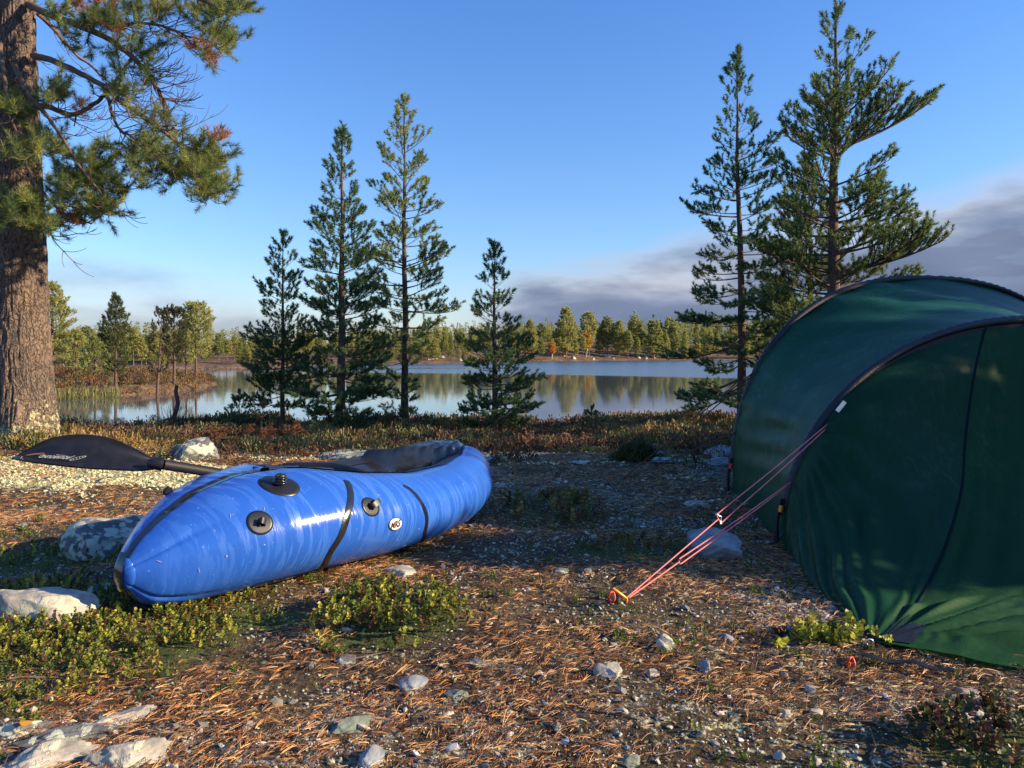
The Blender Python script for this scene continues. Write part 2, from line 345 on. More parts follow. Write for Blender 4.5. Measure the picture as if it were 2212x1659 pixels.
def water_mat():
    m = bpy.data.materials.new('lake_water'); m.use_nodes = True; nt = m.node_tree; b = nt.nodes['Principled BSDF']
    b.inputs['Base Color'].default_value = (0.06, 0.08, 0.105, 1); b.inputs['Roughness'].default_value = 0.04; b.inputs['IOR'].default_value = 1.34
    b.inputs['Specular IOR Level'].default_value = 1.0
    g = nd(nt, 'ShaderNodeNewGeometry'); mp = nd(nt, 'ShaderNodeMapping', i_Scale=(0.35, 1.0, 1.0)); lk(nt, g.outputs['Position'], mp.inputs[0])
    n1 = nd(nt, 'ShaderNodeTexNoise', i_Scale=1.1, i_Detail=3.0, i_Roughness=0.5); lk(nt, mp.outputs[0], n1.inputs['Vector'])
    n2 = nd(nt, 'ShaderNodeTexNoise', i_Scale=4.5, i_Detail=2.0); lk(nt, mp.outputs[0], n2.inputs['Vector'])
    n3 = nd(nt, 'ShaderNodeTexNoise', i_Scale=0.018, i_Detail=3.0); lk(nt, mp.outputs[0], n3.inputs['Vector'])
    s = nd(nt, 'ShaderNodeSeparateXYZ'); lk(nt, g.outputs['Position'], s.inputs[0])
    wind = mth(nt, 'ADD', mth(nt, 'MULTIPLY', s.outputs[1], 0.0056), mth(nt, 'MULTIPLY', mth(nt, 'SUBTRACT', n3.outputs[0], 0.5), 1.2))
    wind = ramp(nt, mth(nt, 'ADD', wind, mth(nt, 'MULTIPLY', s.outputs[0], 0.003)), [(0.50, 0.0), (0.62, 1.0)])   # wind-ruffled part of the lake
    hgt = mth(nt, 'ADD', mth(nt, 'MULTIPLY', n1.outputs[0], 0.6), mth(nt, 'MULTIPLY', n2.outputs[0], 0.12))
    bp = nd(nt, 'ShaderNodeBump', i_Distance=0.035); lk(nt, hgt, bp.inputs['Height'])
    lk(nt, mth(nt, 'MULTIPLY_ADD', wind, 0.8, 0.07), bp.inputs['Strength'])
    lk(nt, bp.outputs[0], b.inputs['Normal'])
    lk(nt, mth(nt, 'MULTIPLY_ADD', wind, 0.22, 0.05), b.inputs['Roughness'])
    return m
mb = MB(); s_ = 2500
mb.add([(-s_, 13, WATER), (s_, 13, WATER), (s_, s_, WATER), (-s_, s_, WATER)], [(0, 1, 2, 3)])
mb.build('water', water_mat(), kind='structure', label='calm lake reflecting trees and sky')

SH = np.array([(-2500, 95), (0, 95), (250, 104), (540, 115), (600, 125), (700, 147), (870, 167), (1000, 184), (1100, 228), (1300, 262), (1500, 283), (2212, 300), (5000, 320)], float)
def shore_y(px): return np.interp(px, SH[:, 0], SH[:, 1])
def fgh(px, y):
    """far terrain height at screen column px and depth y"""
    s = shore_y(px); dd = y - s + 3 * vn(px / 30., y * 0, 1.0, 3); x = (px - CX) / F * y
    rightness = sst(900, 1250, px)
    h = WATER + np.clip(dd * 0.25, -1.5, 0.45) + np.clip(dd - 6, 0, 60) * (0.02 + 0.10 * rightness) + np.clip(dd - 40, 0, 900) * 0.012
    return h + 0.5 * vn(x, y, 9, 5) * sst(2, 15, dd) + 0.25 * vn(x, y, 3, 6) * sst(2, 15, dd)
pc = np.linspace(-1500, 3800, 420); oy = np.concatenate([np.linspace(-6, 30, 40), np.exp(np.linspace(np.log(32), np.log(1800), 60))])
PX, OY = np.meshgrid(pc, oy); YY = shore_y(PX) + OY; XX = (PX - CX) / F * YY
mb = MB(); grid(mb, np.stack([XX, YY, fgh(PX, YY)], -1))
def heath_mat(name, a, b_, c_, sc):
    m = bpy.data.materials.new(name); m.use_nodes = True; nt = m.node_tree; b = nt.nodes['Principled BSDF']
    tcn = nd(nt, 'ShaderNodeTexCoord')
    n = nd(nt, 'ShaderNodeTexNoise', i_Scale=sc, i_Detail=8.0, i_Roughness=0.7); lk(nt, tcn.outputs['Object'], n.inputs['Vector'])
    n2 = nd(nt, 'ShaderNodeTexNoise', i_Scale=sc * 3, i_Detail=5.0, i_Roughness=0.7); lk(nt, tcn.outputs['Object'], n2.inputs['Vector'])
    c = ramp(nt, n.outputs[0], [(0.35, a), (0.5, b_), (0.68, c_)])
    c = mix(nt, 1.0, c, ramp(nt, n2.outputs[0], [(0.3, 0.4), (0.7, 1.6)]), 'MULTIPLY')
    lk(nt, c, b.inputs['Base Color']); b.inputs['Roughness'].default_value = 0.9
    bp = nd(nt, 'ShaderNodeBump', i_Strength=1.0, i_Distance=0.4 / sc); lk(nt, n2.outputs[0], bp.inputs['Height']); lk(nt, bp.outputs[0], b.inputs['Normal'])
    return m
M['farheath'] = heath_mat('far_heath', (0.05, 0.045, 0.02), (0.16, 0.085, 0.04), (0.24, 0.20, 0.13), 0.25)
mb.build('hills', M['farheath'], kind='structure', label='heath covered far shore of the lake')
# bright sandy rim of the far shore is the hills' own edge; peninsula on the left
PEN = np.array([(-95, 30), (-40, 31), (-24, 36), (-21.3, 38.2), (-20.0, 41.5), (-19.4, 44), (-19.3, 49), (-22, 58), (-26, 68), (-38, 74), (-60, 78), (-95, 80)], float)
def pen_d(x, y):
    """signed distance inside the peninsula outline"""
    x = np.asarray(x, float); y = np.asarray(y, float); best = np.full(x.shape, 1e9); inside = np.zeros(x.shape, bool)
    n = len(PEN)
    for i in range(n):
        a = PEN[i]; b = PEN[(i + 1) % n]; ab = b - a
        t = np.clip(((x - a[0]) * ab[0] + (y - a[1]) * ab[1]) / (ab @ ab), 0, 1)
        best = np.minimum(best, np.hypot(x - a[0] - t * ab[0], y - a[1] - t * ab[1]))
        cond = ((a[1] > y) != (b[1] > y)) & (x < (b[0] - a[0]) * (y - a[1]) / (b[1] - a[1] + 1e-12) + a[0]); inside ^= cond
    return np.where(inside, best, -best)
def ph(x, y):
    d = pen_d(x, y) + 1.0 * vn(x, y, 2.5, 2) + 0.4 * vn(x, y, 0.9, 3)
    return WATER - 0.5 + 0.95 * sst(-0.6, 1.6, d) + 0.25 * sst(2, 7, d) + (0.14 * vn(x, y, 1.3, 4) + 0.10 * vn(x, y, 0.5, 5)) * sst(0, 2, d)
gx, gy = np.meshgrid(np.linspace(-95, -17, 300), np.linspace(29, 82, 230))
mb = MB(); grid(mb, np.stack([gx, gy, ph(gx, gy)], -1))
M['penheath'] = heath_mat('bog_heath', (0.06, 0.055, 0.02), (0.17, 0.10, 0.045), (0.25, 0.19, 0.08), 0.9)
mb.build('terrain', M['penheath'], kind='structure', label='low boggy peninsula running into the lake')

# ------------------------------------------------------------------ pines
def needle_tmpl(n, spread, ln, wd, seed, shoot=1.0):
    r = np.random.default_rng(seed); V = []; Fc = []
    for i in range(n):
        z = r.uniform(0.0, 1.0) * shoot; a = r.uniform(0, 2 * pi); e = r.uniform(*spread) * (1.15 - 0.5 * z / shoot); l = ln * r.uniform(0.75, 1.15)
        d = np.array([sin(e) * cos(a), sin(e) * sin(a), cos(e)]); b = np.array([0, 0, z * 0.95])
        s = np.cross(d, r.normal(size=3)); s = s / np.linalg.norm(s) * wd
        k = len(V); V += [b - s, b + s, b + d * l]; Fc.append((k, k + 1, k + 2))
    return np.array(V), np.array(Fc)
TUFT = [needle_tmpl(70, (0.7, 1.4), 0.46, 0.040, s) for s in range(5)]         # unit shoot
TUFT_NEAR = [needle_tmpl(85, (0.5, 1.35), 0.66, 0.019, 10 + s) for s in range(5)]
TUFT_FAR = [needle_tmpl(9, (0.6, 1.5), 0.8, 0.28, 20 + s) for s in range(5)]

def make_pine(H, r0, profL, profR, seed, whorl=0.2, tuft=0.13, lean=0.0, bare=0.0, dens=1.0, cb=0.05, tm=TUFT, green=((0.065, 0.125, 0.055), (0.15, 0.235, 0.075)), up=0.72, tip_only=0.35, nmul=1.0, n_br=(4, 6), lowdroop=0.25, thick=1.0, deadlow=0.0):
    """prof: list of (height fraction, branch length in m). Returns trunk MB, branches MB, crown MB (origin at base)."""
    r = np.random.default_rng(seed); tr, br, cr = MB(), MB(), MB()
    k = 24; t = np.linspace(0, 1, k)
    wob = np.cumsum(r.normal(0, 0.004 * H, (k, 2)), 0) * 0.25; wob -= wob[0]
    tp = np.stack([wob[:, 0] + lean * H * t, wob[:, 1], H * t * 0.985], -1)
    rad = r0 * ((1 - t) ** 0.85 * 0.94 + 0.04) ; rad[0] *= 1.35; rad[1] *= 1.08
    tube(tr, tp, rad, 12)
    def tpos(f): return np.array([np.interp(f, t, tp[:, i]) for i in range(3)])
    P, Dd, S, Cc = [], [], [], []
    z = cb * H
    while z < H * 0.985:
        f = z / H; nb = r.integers(n_br[0], n_br[1] + 1) + ((1 if f < .45 else (-1 if f > .72 else 0)) if tm is TUFT else 0); a0 = r.uniform(0, 2 * pi)
        for b in range(nb):
            a = a0 + b * 2 * pi / nb + r.uniform(-0.3, 0.3); ca = cos(a)
            LL = np.interp(f, [p[0] for p in profL], [p[1] for p in profL]); LR = np.interp(f, [p[0] for p in profR], [p[1] for p in profR])
            wgt = 0.5 + 0.5 * ca; L = (LL * (1 - wgt) + LR * wgt) * (r.uniform(0.5, 1.12) if tm is TUFT else r.uniform(.62, 1.12)) * (.92 if f > .75 else 1.0)
            if L < 0.04: continue
            zz_ = z + r.uniform(-0.4, 0.4) * whorl; p0 = tpos(min(zz_ / H, 0.99))
            e0 = (up * f ** 1.2 - lowdroop * (1 - f)) + r.uniform(-0.15, 0.15)
            n = 7; s = np.linspace(0, 1, n); bend = r.uniform(-0.3, 0.3)
            ee = e0 + ((0.42 if tm is TUFT else .55) * s ** 1.5 * (1 - 0.4 * f)) ; aa = a + bend * s
            step = np.stack([np.cos(ee) * np.cos(aa), np.cos(ee) * np.sin(aa), np.sin(ee)], -1) * L / (n - 1)
            bp = p0 + np.vstack([[0, 0, 0], np.cumsum(step[:-1], 0)])
            br_r = max(0.004, 0.017 * L * thick) ; tube(br, bp, br_r * (1 - 0.8 * s), 4, caps=False)
            dead = r.uniform() < deadlow * (1 - sst(0.1, 0.4, f))
            # side shoots
            tuft_ = tuft * (.82 if tm is TUFT else 1); ns = int(max(3, L / (tuft_ * 0.36) * dens * ((1.3 - .65 * f) if tm is TUFT else 1.0))); 
            for q in range(ns):
                sb = (q + r.uniform(0.2, 0.8)) / ns
                if sb < tip_only * (0.35 + 0.65 * (1 - f)) : continue
                pb = np.array([np.interp(sb, s, bp[:, i]) for i in range(3)]); side = 1 if q % 2 else -1
                sl = L * 0.46 * (1 - sb * 0.75) * r.uniform(0.5, 1.2) + tuft * 0.4
                ia = np.interp(sb, s, aa) + side * r.uniform(0.5, 1.05); ie = np.interp(sb, s, ee) + r.uniform(-0.15, 0.35)
                d = np.array([cos(ie) * cos(ia), cos(ie) * sin(ia), sin(ie)]); m = 4; ss = np.linspace(0, 1, m)[:, None]
                tw = pb + d * sl * ss + np.array([0, 0, 1]) * (ss ** 2) * sl * 0.22
                tube(br, tw, br_r * 0.35 * (1 - 0.6 * ss[:, 0]), 3, caps=False)
                if dead or r.uniform() < bare: continue
                nt_ = max(1, int(sl / (tuft_ * 0.75) * nmul))
                for w_ in range(nt_):
                    fr = 1 - w_ * (tuft_ * 0.75) / sl
                    if fr < 0.12: break
                    pw = pb + d * sl * fr + np.array([0, 0, 1]) * fr ** 2 * sl * 0.22
                    dd = d + np.array([0, 0, 0.55]) + r.normal(0, 0.42, 3)
                    P.append(pw); Dd.append(dd); S.append(tuft_ * r.uniform(0.75, 1.25) * (.85 if f > .8 else 1))
            if not dead: P.append(bp[-1]); Dd.append(step[-1] / (np.linalg.norm(step[-1]) + 1e-9) + np.array([0, 0, 0.5])); S.append(tuft * 1.25)
            
        z += whorl * r.uniform(0.75, 1.25) * (1.0 if tm is TUFT else 0.55 + 0.45 * (1 - f))
    for q in range(6): P.append(tpos(0.93 + 0.012 * q)); Dd.append(np.array([r.normal(0, .2), r.normal(0, .2), 1])); S.append(tuft)
    P = np.array(P); n = len(P); g0 = np.array(green[0]); g1 = np.array(green[1])
    cc = g0 + (g1 - g0) * np.clip(r.normal(0.45, 0.28, (n, 1)), 0, 1.3); cc = cc * r.uniform(0.8, 1.2, (n, 1))
    scatter(cr, tm, P, np.array(Dd), np.array(S), cc)
    return tr, br, cr
def place_pine(name, label, px, pbase, d, ptop, profL, profR, seed, r0, cat='pine tree', group=None, **kw):
    H = (pbase - ptop) / F * d
    base = at(px, pbase, d); 
    if d < 20: base[2] = min(base[2], float(gh(base[0], base[1])) )
    H = CH - (ptop - HY) / F * d - base[2]
    sc = d / F
    pl = [(f, w_ * sc) for f, w_ in profL]; pr = [(f, w_ * sc) for f, w_ in profR]
    tr, br, cr = make_pine(H, r0, pl, pr, seed, **kw)
    o = thing(name, label, cat, tuple(base), group)
    t_ = tr.build('trunk', M['trunk'], o); br.build('branches', M['twig'], t_); cr.build('crown', M['leaf'], o, smooth=False)
    return o
LEANFIX = 0
place_pine('pine_tree', 'small dark slender pine at the left end of the row by the near shore', 611, 906, 13.8, 497,
           [(0, 45), (.1, 60), (.2, 85), (.35, 80), (.5, 62), (.6, 45), (.7, 55), (.85, 28), (1, 4)], [(0, 40), (.1, 50), (.2, 70), (.35, 62), (.5, 45), (.6, 40), (.75, 38), (.85, 24), (1, 4)], 21, 0.048, cb=0.13, tuft=0.12, whorl=0.16)
place_pine('pine_tree', 'tall dense dark pine with low sweeping branches left of the thin sunlit one', 736, 925, 13.2, 260,
           [(0, 70), (.1, 100), (.2, 90), (.35, 85), (.5, 72), (.6, 75), (.7, 68), (.8, 45), (.9, 24), (1, 3)], [(0, 90), (.08, 115), (.2, 100), (.35, 85), (.5, 78), (.6, 78), (.7, 60), (.76, 62), (.8, 34), (.9, 24), (1, 3)], 22, 0.085, cb=0.02, tuft=0.13, whorl=0.19, dens=0.9)
place_pine('pine_tree', 'tallest of the middle pines, airy sunlit yellow green crown on bare lower trunk', 875, 918, 14.2, 197,
           [(0, 15), (.05, 60), (.13, 50), (.2, 60), (.3, 80), (.4, 105), (.5, 100), (.6, 75), (.7, 75), (.78, 78), (.85, 55), (.9, 30), (1, 3)], [(0, 10), (.15, 20), (.25, 70), (.3, 110), (.4, 95), (.5, 115), (.58, 90), (.7, 72), (.75, 85), (.84, 75), (.9, 26), (1, 3)], 24, 0.075, cb=0.05, tuft=0.135, whorl=0.22, bare=0.15, dens=0.9, n_br=(4, 5), green=((0.17, 0.22, 0.07), (0.34, 0.39, 0.11)), tip_only=0.5)  # needle green brightened, the sunlit look is put into the colour
place_pine('pine_tree', 'short broad pine standing alone right of the thin sunlit one', 1068, 935, 12.6, 527,
           [(0, 60), (.08, 105), (.2, 90), (.3, 85), (.4, 78), (.5, 65), (.57, 45), (.62, 68), (.7, 50), (.8, 30), (.9, 20), (1, 3)], [(0, 60), (.08, 90), (.2, 95), (.35, 88), (.45, 80), (.52, 60), (.6, 45), (.7, 36), (.8, 38), (.9, 18), (1, 3)], 23, 0.055, cb=0.06, tuft=0.115, whorl=0.18, dens=.85)
place_pine('pine_tree', 'slender leaning pine between the lake and the tent, bare lower trunk', 1603, 908, 13.2, 105,
           [(0, 20), (.06, 80), (.13, 165), (.2, 160), (.3, 130), (.4, 130), (.5, 120), (.57, 118), (.62, 78), (.7, 58), (.8, 48), (.9, 34), (1, 3)], [(0, 10), (.1, 60), (.2, 80), (.4, 80), (.6, 85), (.68, 100), (.8, 45), (.87, 34), (.9, 26), (1, 3)], 25, 0.085, cb=0.10, tuft=0.135, whorl=0.24, bare=0.12, lean=-0.018, tip_only=0.55, lowdroop=0.55)
place_pine('pine_tree', 'large broad pine towering behind the green tent', 1803, 925, 12.2, -6,
           [(0, 120), (.15, 160), (.25, 165), (.35, 175), (.45, 150), (.55, 120), (.65, 140), (.7, 150), (.75, 70), (.85, 52), (.93, 30), (1, 5)], [(0, 130), (.15, 185), (.25, 205), (.36, 210), (.42, 185), (.5, 160), (.58, 170), (.66, 200), (.72, 190), (.76, 60), (.82, 110), (.86, 100), (.88, 62), (.93, 40), (1, 5)], 38, 0.135, cb=0.12, tuft=0.15, whorl=0.29, dens=0.95, n_br=(4, 6), thick=1.25, tip_only=0.5, green=((0.080, 0.140, 0.050), (0.22, 0.28, 0.075)), lowdroop=0.15)
place_pine('pine_tree', 'smaller pine with reddish trunk standing behind the large broad one', 1748, 905, 16.5, 330,
           [(0, 60), (.2, 110), (.4, 110), (.6, 90), (.8, 60), (1, 3)], [(0, 60), (.2, 110), (.4, 110), (.6, 90), (.8, 60), (1, 3)], 29, 0.10, cb=0.2, tuft=0.17, whorl=0.25, green=((0.06, 0.085, 0.03), (0.12, 0.14, 0.04)))
for i_, (tx_, ty_, th_) in enumerate([(9.8, 8.3, 6.5), (12.5, 7.6, 8.0), (14.5, 5.0, 8.5)]):  # pines out of view, added to cast shade on the shore row
    tr, br, cr = make_pine(th_, .12, [(0, .6), (.2, 1.3), (.5, 1.1), (.8, .6), (1, .05)], [(0, .6), (.2, 1.3), (.5, 1.1), (.8, .6), (1, .05)], 90 + i_, cb=.1, tuft=.2, whorl=.28)
    o = thing('pine_tree', 'unseen pine added beyond the right edge to shade the shore pines', 'pine tree', (tx_, ty_, float(gh(tx_, ty_))), 'added shade pines beyond the tent')
    t_ = tr.build('trunk', M['trunk'], o); br.build('branches', M['twig'], t_); cr.build('crown', M['leaf'], o, smooth=False)
for i_, (tx_, ty_, th_, rd_) in enumerate([(6.9, 2.45, 2.75, .85), (6.6, 3.55, 2.95, .95), (7.3, 4.7, 3.2, 1.0), (6.4, 2.9, 2.3, .7)]):  # unseen young pines, added to keep direct sun off the tent wall
    tr, br, cr = make_pine(th_, .05, [(0, rd_), (.5, rd_ * .85), (.85, rd_ * .5), (1, .05)], [(0, rd_), (.5, rd_ * .85), (.85, rd_ * .5), (1, .05)], 190 + i_, cb=.04, tuft=.16, whorl=.13, n_br=(7, 9), dens=1.4)
    o = thing('pine_tree', 'unseen bushy young pine added beyond the right edge to shade the tent', 'pine tree', (tx_, ty_, float(gh(tx_, ty_))), 'added shade pines beside the tent')
    t_ = tr.build('trunk', M['trunk'], o); br.build('branches', M['twig'], t_); cr.build('crown', M['leaf'], o, smooth=False)
SAP = [(0, 26), (.3, 30), (.6, 18), (1, 2)]
place_pine('pine_sapling', 'knee high dark pine sapling left of the pine row', 517, 912, 13.4, 848, SAP, SAP, 31, 0.012, cat='sapling', cb=0.08, tuft=0.085, whorl=0.10)
place_pine('pine_sapling', 'tiny pale green pine sapling on the heather near the water', 1278, 912, 12.8, 884, [(0, 18), (.4, 18), (1, 3)], [(0, 18), (.4, 18), (1, 3)], 33, 0.01, cat='sapling', cb=0.15, tuft=0.07, whorl=0.06, green=((0.10, 0.14, 0.07), (0.17, 0.2, 0.09)))
place_pine('pine_sapling', 'yellowing pine sapling with browned needles in front of the pine row', 560, 960, 9.8, 878, [(0, 28), (.4, 26), (.8, 14), (1, 3)], [(0, 45), (.5, 40), (.8, 20), (1, 3)], 35, 0.010, cat='sapling', cb=0.2, tuft=0.075, whorl=0.11, bare=0.5, green=((0.10, 0.09, 0.03), (0.17, 0.17, 0.07)), n_br=(2, 4), lean=0.1)
place_pine('pine_sapling', 'very small pine sapling beside the grey boulder', 538, 998, 7.4, 976, [(0, 10), (1, 3)], [(0, 10), (1, 3)], 36, 0.006, cat='sapling', cb=0.2, tuft=0.04, whorl=0.03, green=((0.08, 0.13, 0.07), (0.14, 0.2, 0.09)))

# distant pines: a handful of shapes, copied
def far_variant(seed, slim, green, bare=0.0, cb=0.25, flat=False):
    pr = [(cb, 0.15 * slim), (cb + .1, 0.17 * slim), (.6, 0.12 * slim), (.8, 0.075 * slim), (1, 0.008)] if not flat else [(cb, 0.08 * slim), (.5, 0.13 * slim), (.72, 0.15 * slim), (.9, 0.09 * slim), (1, 0.02)]
    tr, br, cr = make_pine(1.0, 0.012, pr, pr, seed, whorl=0.055, tuft=0.036, cb=cb, tm=TUFT_FAR, green=green, tip_only=0.2, dens=0.8, nmul=0.9, n_br=(4, 6), bare=bare, up=0.5, thick=0.6)
    m2 = MB(); 
    for s, mi in ((tr, 0), (cr, 1)):
        for V_, L_, T_, C_ in zip(s.V, s.L, s.T, s.Cc): pass
    return tr, br, cr
YG = ((0.30, 0.31, 0.10), (0.52, 0.50, 0.18))
DG = ((0.22, 0.26, 0.09), (0.40, 0.42, 0.15))
def merged(seed, slim, green, **kw):
    tr, br, cr = far_variant(seed, slim, green, **kw); m = MB(); off = 0
    for s, mi in ((tr, 0), (br, 0), (cr, 1)):
        for V_ in s.V: m.V.append(V_)
        for L_ in s.L: m.L.append(L_ + off)
        m.T += s.T; m.Cc += s.Cc; m.M += [np.full(len(t_), mi) for t_ in s.T]; off += s.n
    m.n = off
    return m
FARM = []
specs = [(41, 1.0, YG, {}), (42, 0.8, YG, {}), (43, 1.2, YG, {'flat': True, 'cb': .4}), (44, 0.9, DG, {}), (45, 1.3, YG, {'cb': .15}), (46, 0.7, DG, {'cb': .12}), (47, 1.25, DG, {'flat': True, 'cb': .35}), (48, 0.9, YG, {'cb': .08})]
M['fartrunk'] = mat('far_trunk', (0.17, 0.11, 0.075), rough=0.9)
for s, sl_, g_, kw in specs:
    o = merged(s, sl_, g_, **kw).build('pine_tree', [M['fartrunk'], M['leafbg']], smooth=False); FARM.append(o.data); bpy.data.objects.remove(o)
def far_tree(px, d, ptop, label, group, var=None, zb=None, rz=None, wide=1.0):
    v = var if var is not None else random.randrange(len(FARM))
    x = (px - CX) / F * d; z0 = float(fgh(np.array([px]), np.array([d]))[0]) if zb is None else zb
    H = CH - (ptop - HY) / F * d - z0
    o = bpy.data.objects.new('pine_tree', FARM[v]); C.objects.link(o); o.location = (x, d, z0 - 0.1)
    o.scale = (H * wide, H * wide, H); o.rotation_euler[2] = random.uniform(0, 6.28) if rz is None else rz
    o['label'] = label; o['category'] = 'pine tree'; o['group'] = group
    return o
env = np.array([(90, 715), (180, 712), (230, 708), (330, 706), (440, 715), (540, 722), (700, 715), (880, 712), (1000, 706), (1100, 704), (1225, 702), (1400, 698), (1550, 694), (2212, 690)], float)
gl, gr_ = 'pines on the left far shore', 'pines on the right far shore'
ll, lr = 'sunlit pine in the dense far shore wood on the left', 'sunlit pine in the far shore wood to the right across the lake'
for row, (dy, dtop) in enumerate([(4, 24), (14, 14), (26, 5)]):
    px = 60 + row * 7.0
    while px < 1950:
        sy = float(shore_y(px)); d = sy + dy + random.uniform(0, 10 + row * 3)
        gap = 23 if px < 700 else 20
        if row == 0 and random.random() < 0.5: px += gap; continue
        top = float(np.interp(px, env[:, 0], env[:, 1])) + dtop + random.gauss(0, 7 + 3 * (row < 2))
        if not (1730 < px): far_tree(px, d, top, ll if px < 800 else lr, gl if px < 800 else gr_, wide=random.uniform(0.8, 1.15) * (1.2 if px < 700 else 1.0))
        px += gap * random.uniform(0.6, 1.4) * (1 if px < 1000 else 1.05)
fm = MB()
for px in np.concatenate([rng.uniform(40, 800, 220), rng.uniform(760, 1960, 420)]):
    d = float(shore_y(px)) + rng.uniform(30, 120); z0 = float(fgh(np.array([px]), np.array([d]))[0]); x0 = (px - CX) / F * d
    H = CH - (np.interp(px, env[:, 0], env[:, 1]) + rng.normal(-1, 6) - HY) / F * d - z0
    if 1730 < px or not (40 < px): continue
    k = 75; t = rng.random(k) ** .8; rad = H * (.13 * (1 - t) ** .8 + .012) * rng.uniform(.7, 1.1, k); a = rng.uniform(0, 2 * pi, k)
    P = np.stack([x0 + rad * np.cos(a), d + rad * np.sin(a), z0 + H * (.2 + .8 * t)], -1); g0_, g1_ = (YG if rng.random() < .6 else DG)
    cc = (np.array(g0_) + (np.array(g1_) - np.array(g0_)) * rng.random((k, 1))) * rng.uniform(.8, 1.15)
    scatter(fm, TUFT_FAR, P, np.stack([np.cos(a), np.sin(a), .3 + 0 * a], -1), H * .050 * (1.15 - .5 * t), cc)
fm.build('distant_forest', M['leafbg'], smooth=False, kind='stuff', label='continuous pine forest behind the first rows on the far shore', category='forest')
for px, top, v, wd, lab in [(1145, 688, 4, 1.1, 'broad yellow green pine on the far shore just right of the short broad pine'), (1223, 661, 4, 1.15, 'tallest conical pine standing forward on the far shore'), (1272, 674, 2, 1.2, 'tall pine behind the large yellow birch on the far shore'),
                            (1312, 686, 6, 1.1, 'flat topped pine right of the yellow birch on the far shore'), (1338, 690, 4, 0.9, 'green pine forward on the rocky bank of the far shore'), (1372, 671, 1, 1.4, 'tall narrow pine in the middle of the rocky far bank'), (1412, 679, 5, 1.5, 'dark tall pine on the far bank right of the narrow one'), (1455, 690, 3, 1.2, 'rounded pine on the far bank left of the leaning pine')]:
    o = far_tree(px, float(shore_y(px)) + random.uniform(8, 16), top, lab, gr_, var=v, wide=wd); del o['group']

# the far birches
def birch(px, d, top, label, seed, col):
    r = np.random.default_rng(seed); z0 = float(fgh(np.array([px]), np.array([d]))[0]); H = CH - (top - HY) / F * d - z0
    o = thing('birch_tree', label, 'birch tree', ((px - CX) / F * d, d, z0)); tr, cr = MB(), MB()
    for k in range(3):
        a = r.uniform(0, 6.28); tube(tr, spline([(0, 0, 0), (0.06 * H * cos(a), 0.06 * H * sin(a), 0.35 * H), (0.16 * H * cos(a), 0.16 * H * sin(a), 0.8 * H)], 6), np.linspace(0.03, 0.008, 6) * H * 0.6, 5)
    n = 300; q = r.normal(size=(n, 3)); q /= np.linalg.norm(q, axis=1)[:, None]; q *= r.uniform(0.3, 1, (n, 1)) ** 0.5 * (1 + 0.25 * np.sin(q[:, :1] * 9) * np.cos(q[:, 2:] * 7))
    P = q * np.array([0.24, 0.24, 0.34]) * H + np.array([0, 0, 0.62 * H])
    cc = np.array(col) * r.uniform(0.6, 1.25, (n, 1))
    scatter(cr, TUFT_FAR, P, r.normal(size=(n, 3)), 0.06 * H, cc)
    tr.build('trunk', mat('birch_bark', (0.5, 0.45, 0.38), rough=0.7), o); cr.build('crown', M['leafbg'], o, smooth=False)
birch(1192, 246, 738, 'small orange birch beside the tallest conical far shore pine', 3, (0.58, 0.27, 0.05))
birch(1266, 268, 714, 'large yellow orange birch on the far shore', 4, (0.55, 0.36, 0.07))
birch(1222, 262, 748, 'low yellow birch bush between the two far shore birches', 6, (0.5, 0.3, 0.03))

# peninsula trees
def pen_tree(name, label, px, py, ptop, profL, profR, seed, r0, d=None, **kw):
    d = d or 41.0
    x = (px - CX) / F * d; z0 = float(ph(np.array([x]), np.array([d]))[0]); H = CH - (ptop - HY) / F * d - z0; sc = d / F
    tr, br, cr = make_pine(H, r0, [(f, w_ * sc) for f, w_ in profL], [(f, w_ * sc) for f, w_ in profR], seed, **kw)
    o = thing(name, label, 'pine tree', (x, d, z0))
    t_ = tr.build('trunk', M['trunk'], o); br.build('branches', M['twig'], t_); cr.build('crown', M['leafbg'], o, smooth=False)
G2 = ((0.075, 0.10, 0.04), (0.15, 0.17, 0.06))
TUFT_MID = [needle_tmpl(16, (0.5, 1.3), 0.6, 0.10, 60 + s) for s in range(4)]
pen_tree('pine_tree', 'slim pointed pine on the peninsula between the big trunk and the bare pines', 250, 850, 637, [(.2, 14), (.35, 22), (.45, 30), (.62, 32), (.72, 24), (.8, 18), (.9, 9), (1, 2)], [(.2, 14), (.35, 22), (.45, 28), (.62, 32), (.72, 24), (.8, 18), (.9, 9), (1, 2)], 51, 0.09, d=41, cb=0.2, tuft=0.20, whorl=0.24, tm=TUFT_MID, green=G2, bare=0.25)
pen_tree('dead_pine', 'bare grey leaning pine on the peninsula', 338, 842, 674, [(.4, 18), (.7, 24), (.9, 18), (1, 8)], [(.4, 16), (.7, 24), (.9, 20), (1, 8)], 52, 0.09, d=42, cb=0.35, tuft=0.26, whorl=0.35, tm=TUFT_MID, green=((0.07, 0.06, 0.04), (0.09, 0.09, 0.05)), bare=0.93, lean=0.06)
pen_tree('pine_tree', 'half bare crooked pine with flat dark top on the peninsula', 376, 835, 676, [(.3, 10), (.6, 22), (.85, 26), (1, 12)], [(.3, 10), (.6, 20), (.85, 24), (1, 12)], 53, 0.10, d=47, cb=0.3, tuft=0.28, whorl=0.3, tm=TUFT_MID, green=((0.06, 0.06, 0.03), (0.11, 0.10, 0.05)), bare=0.6)
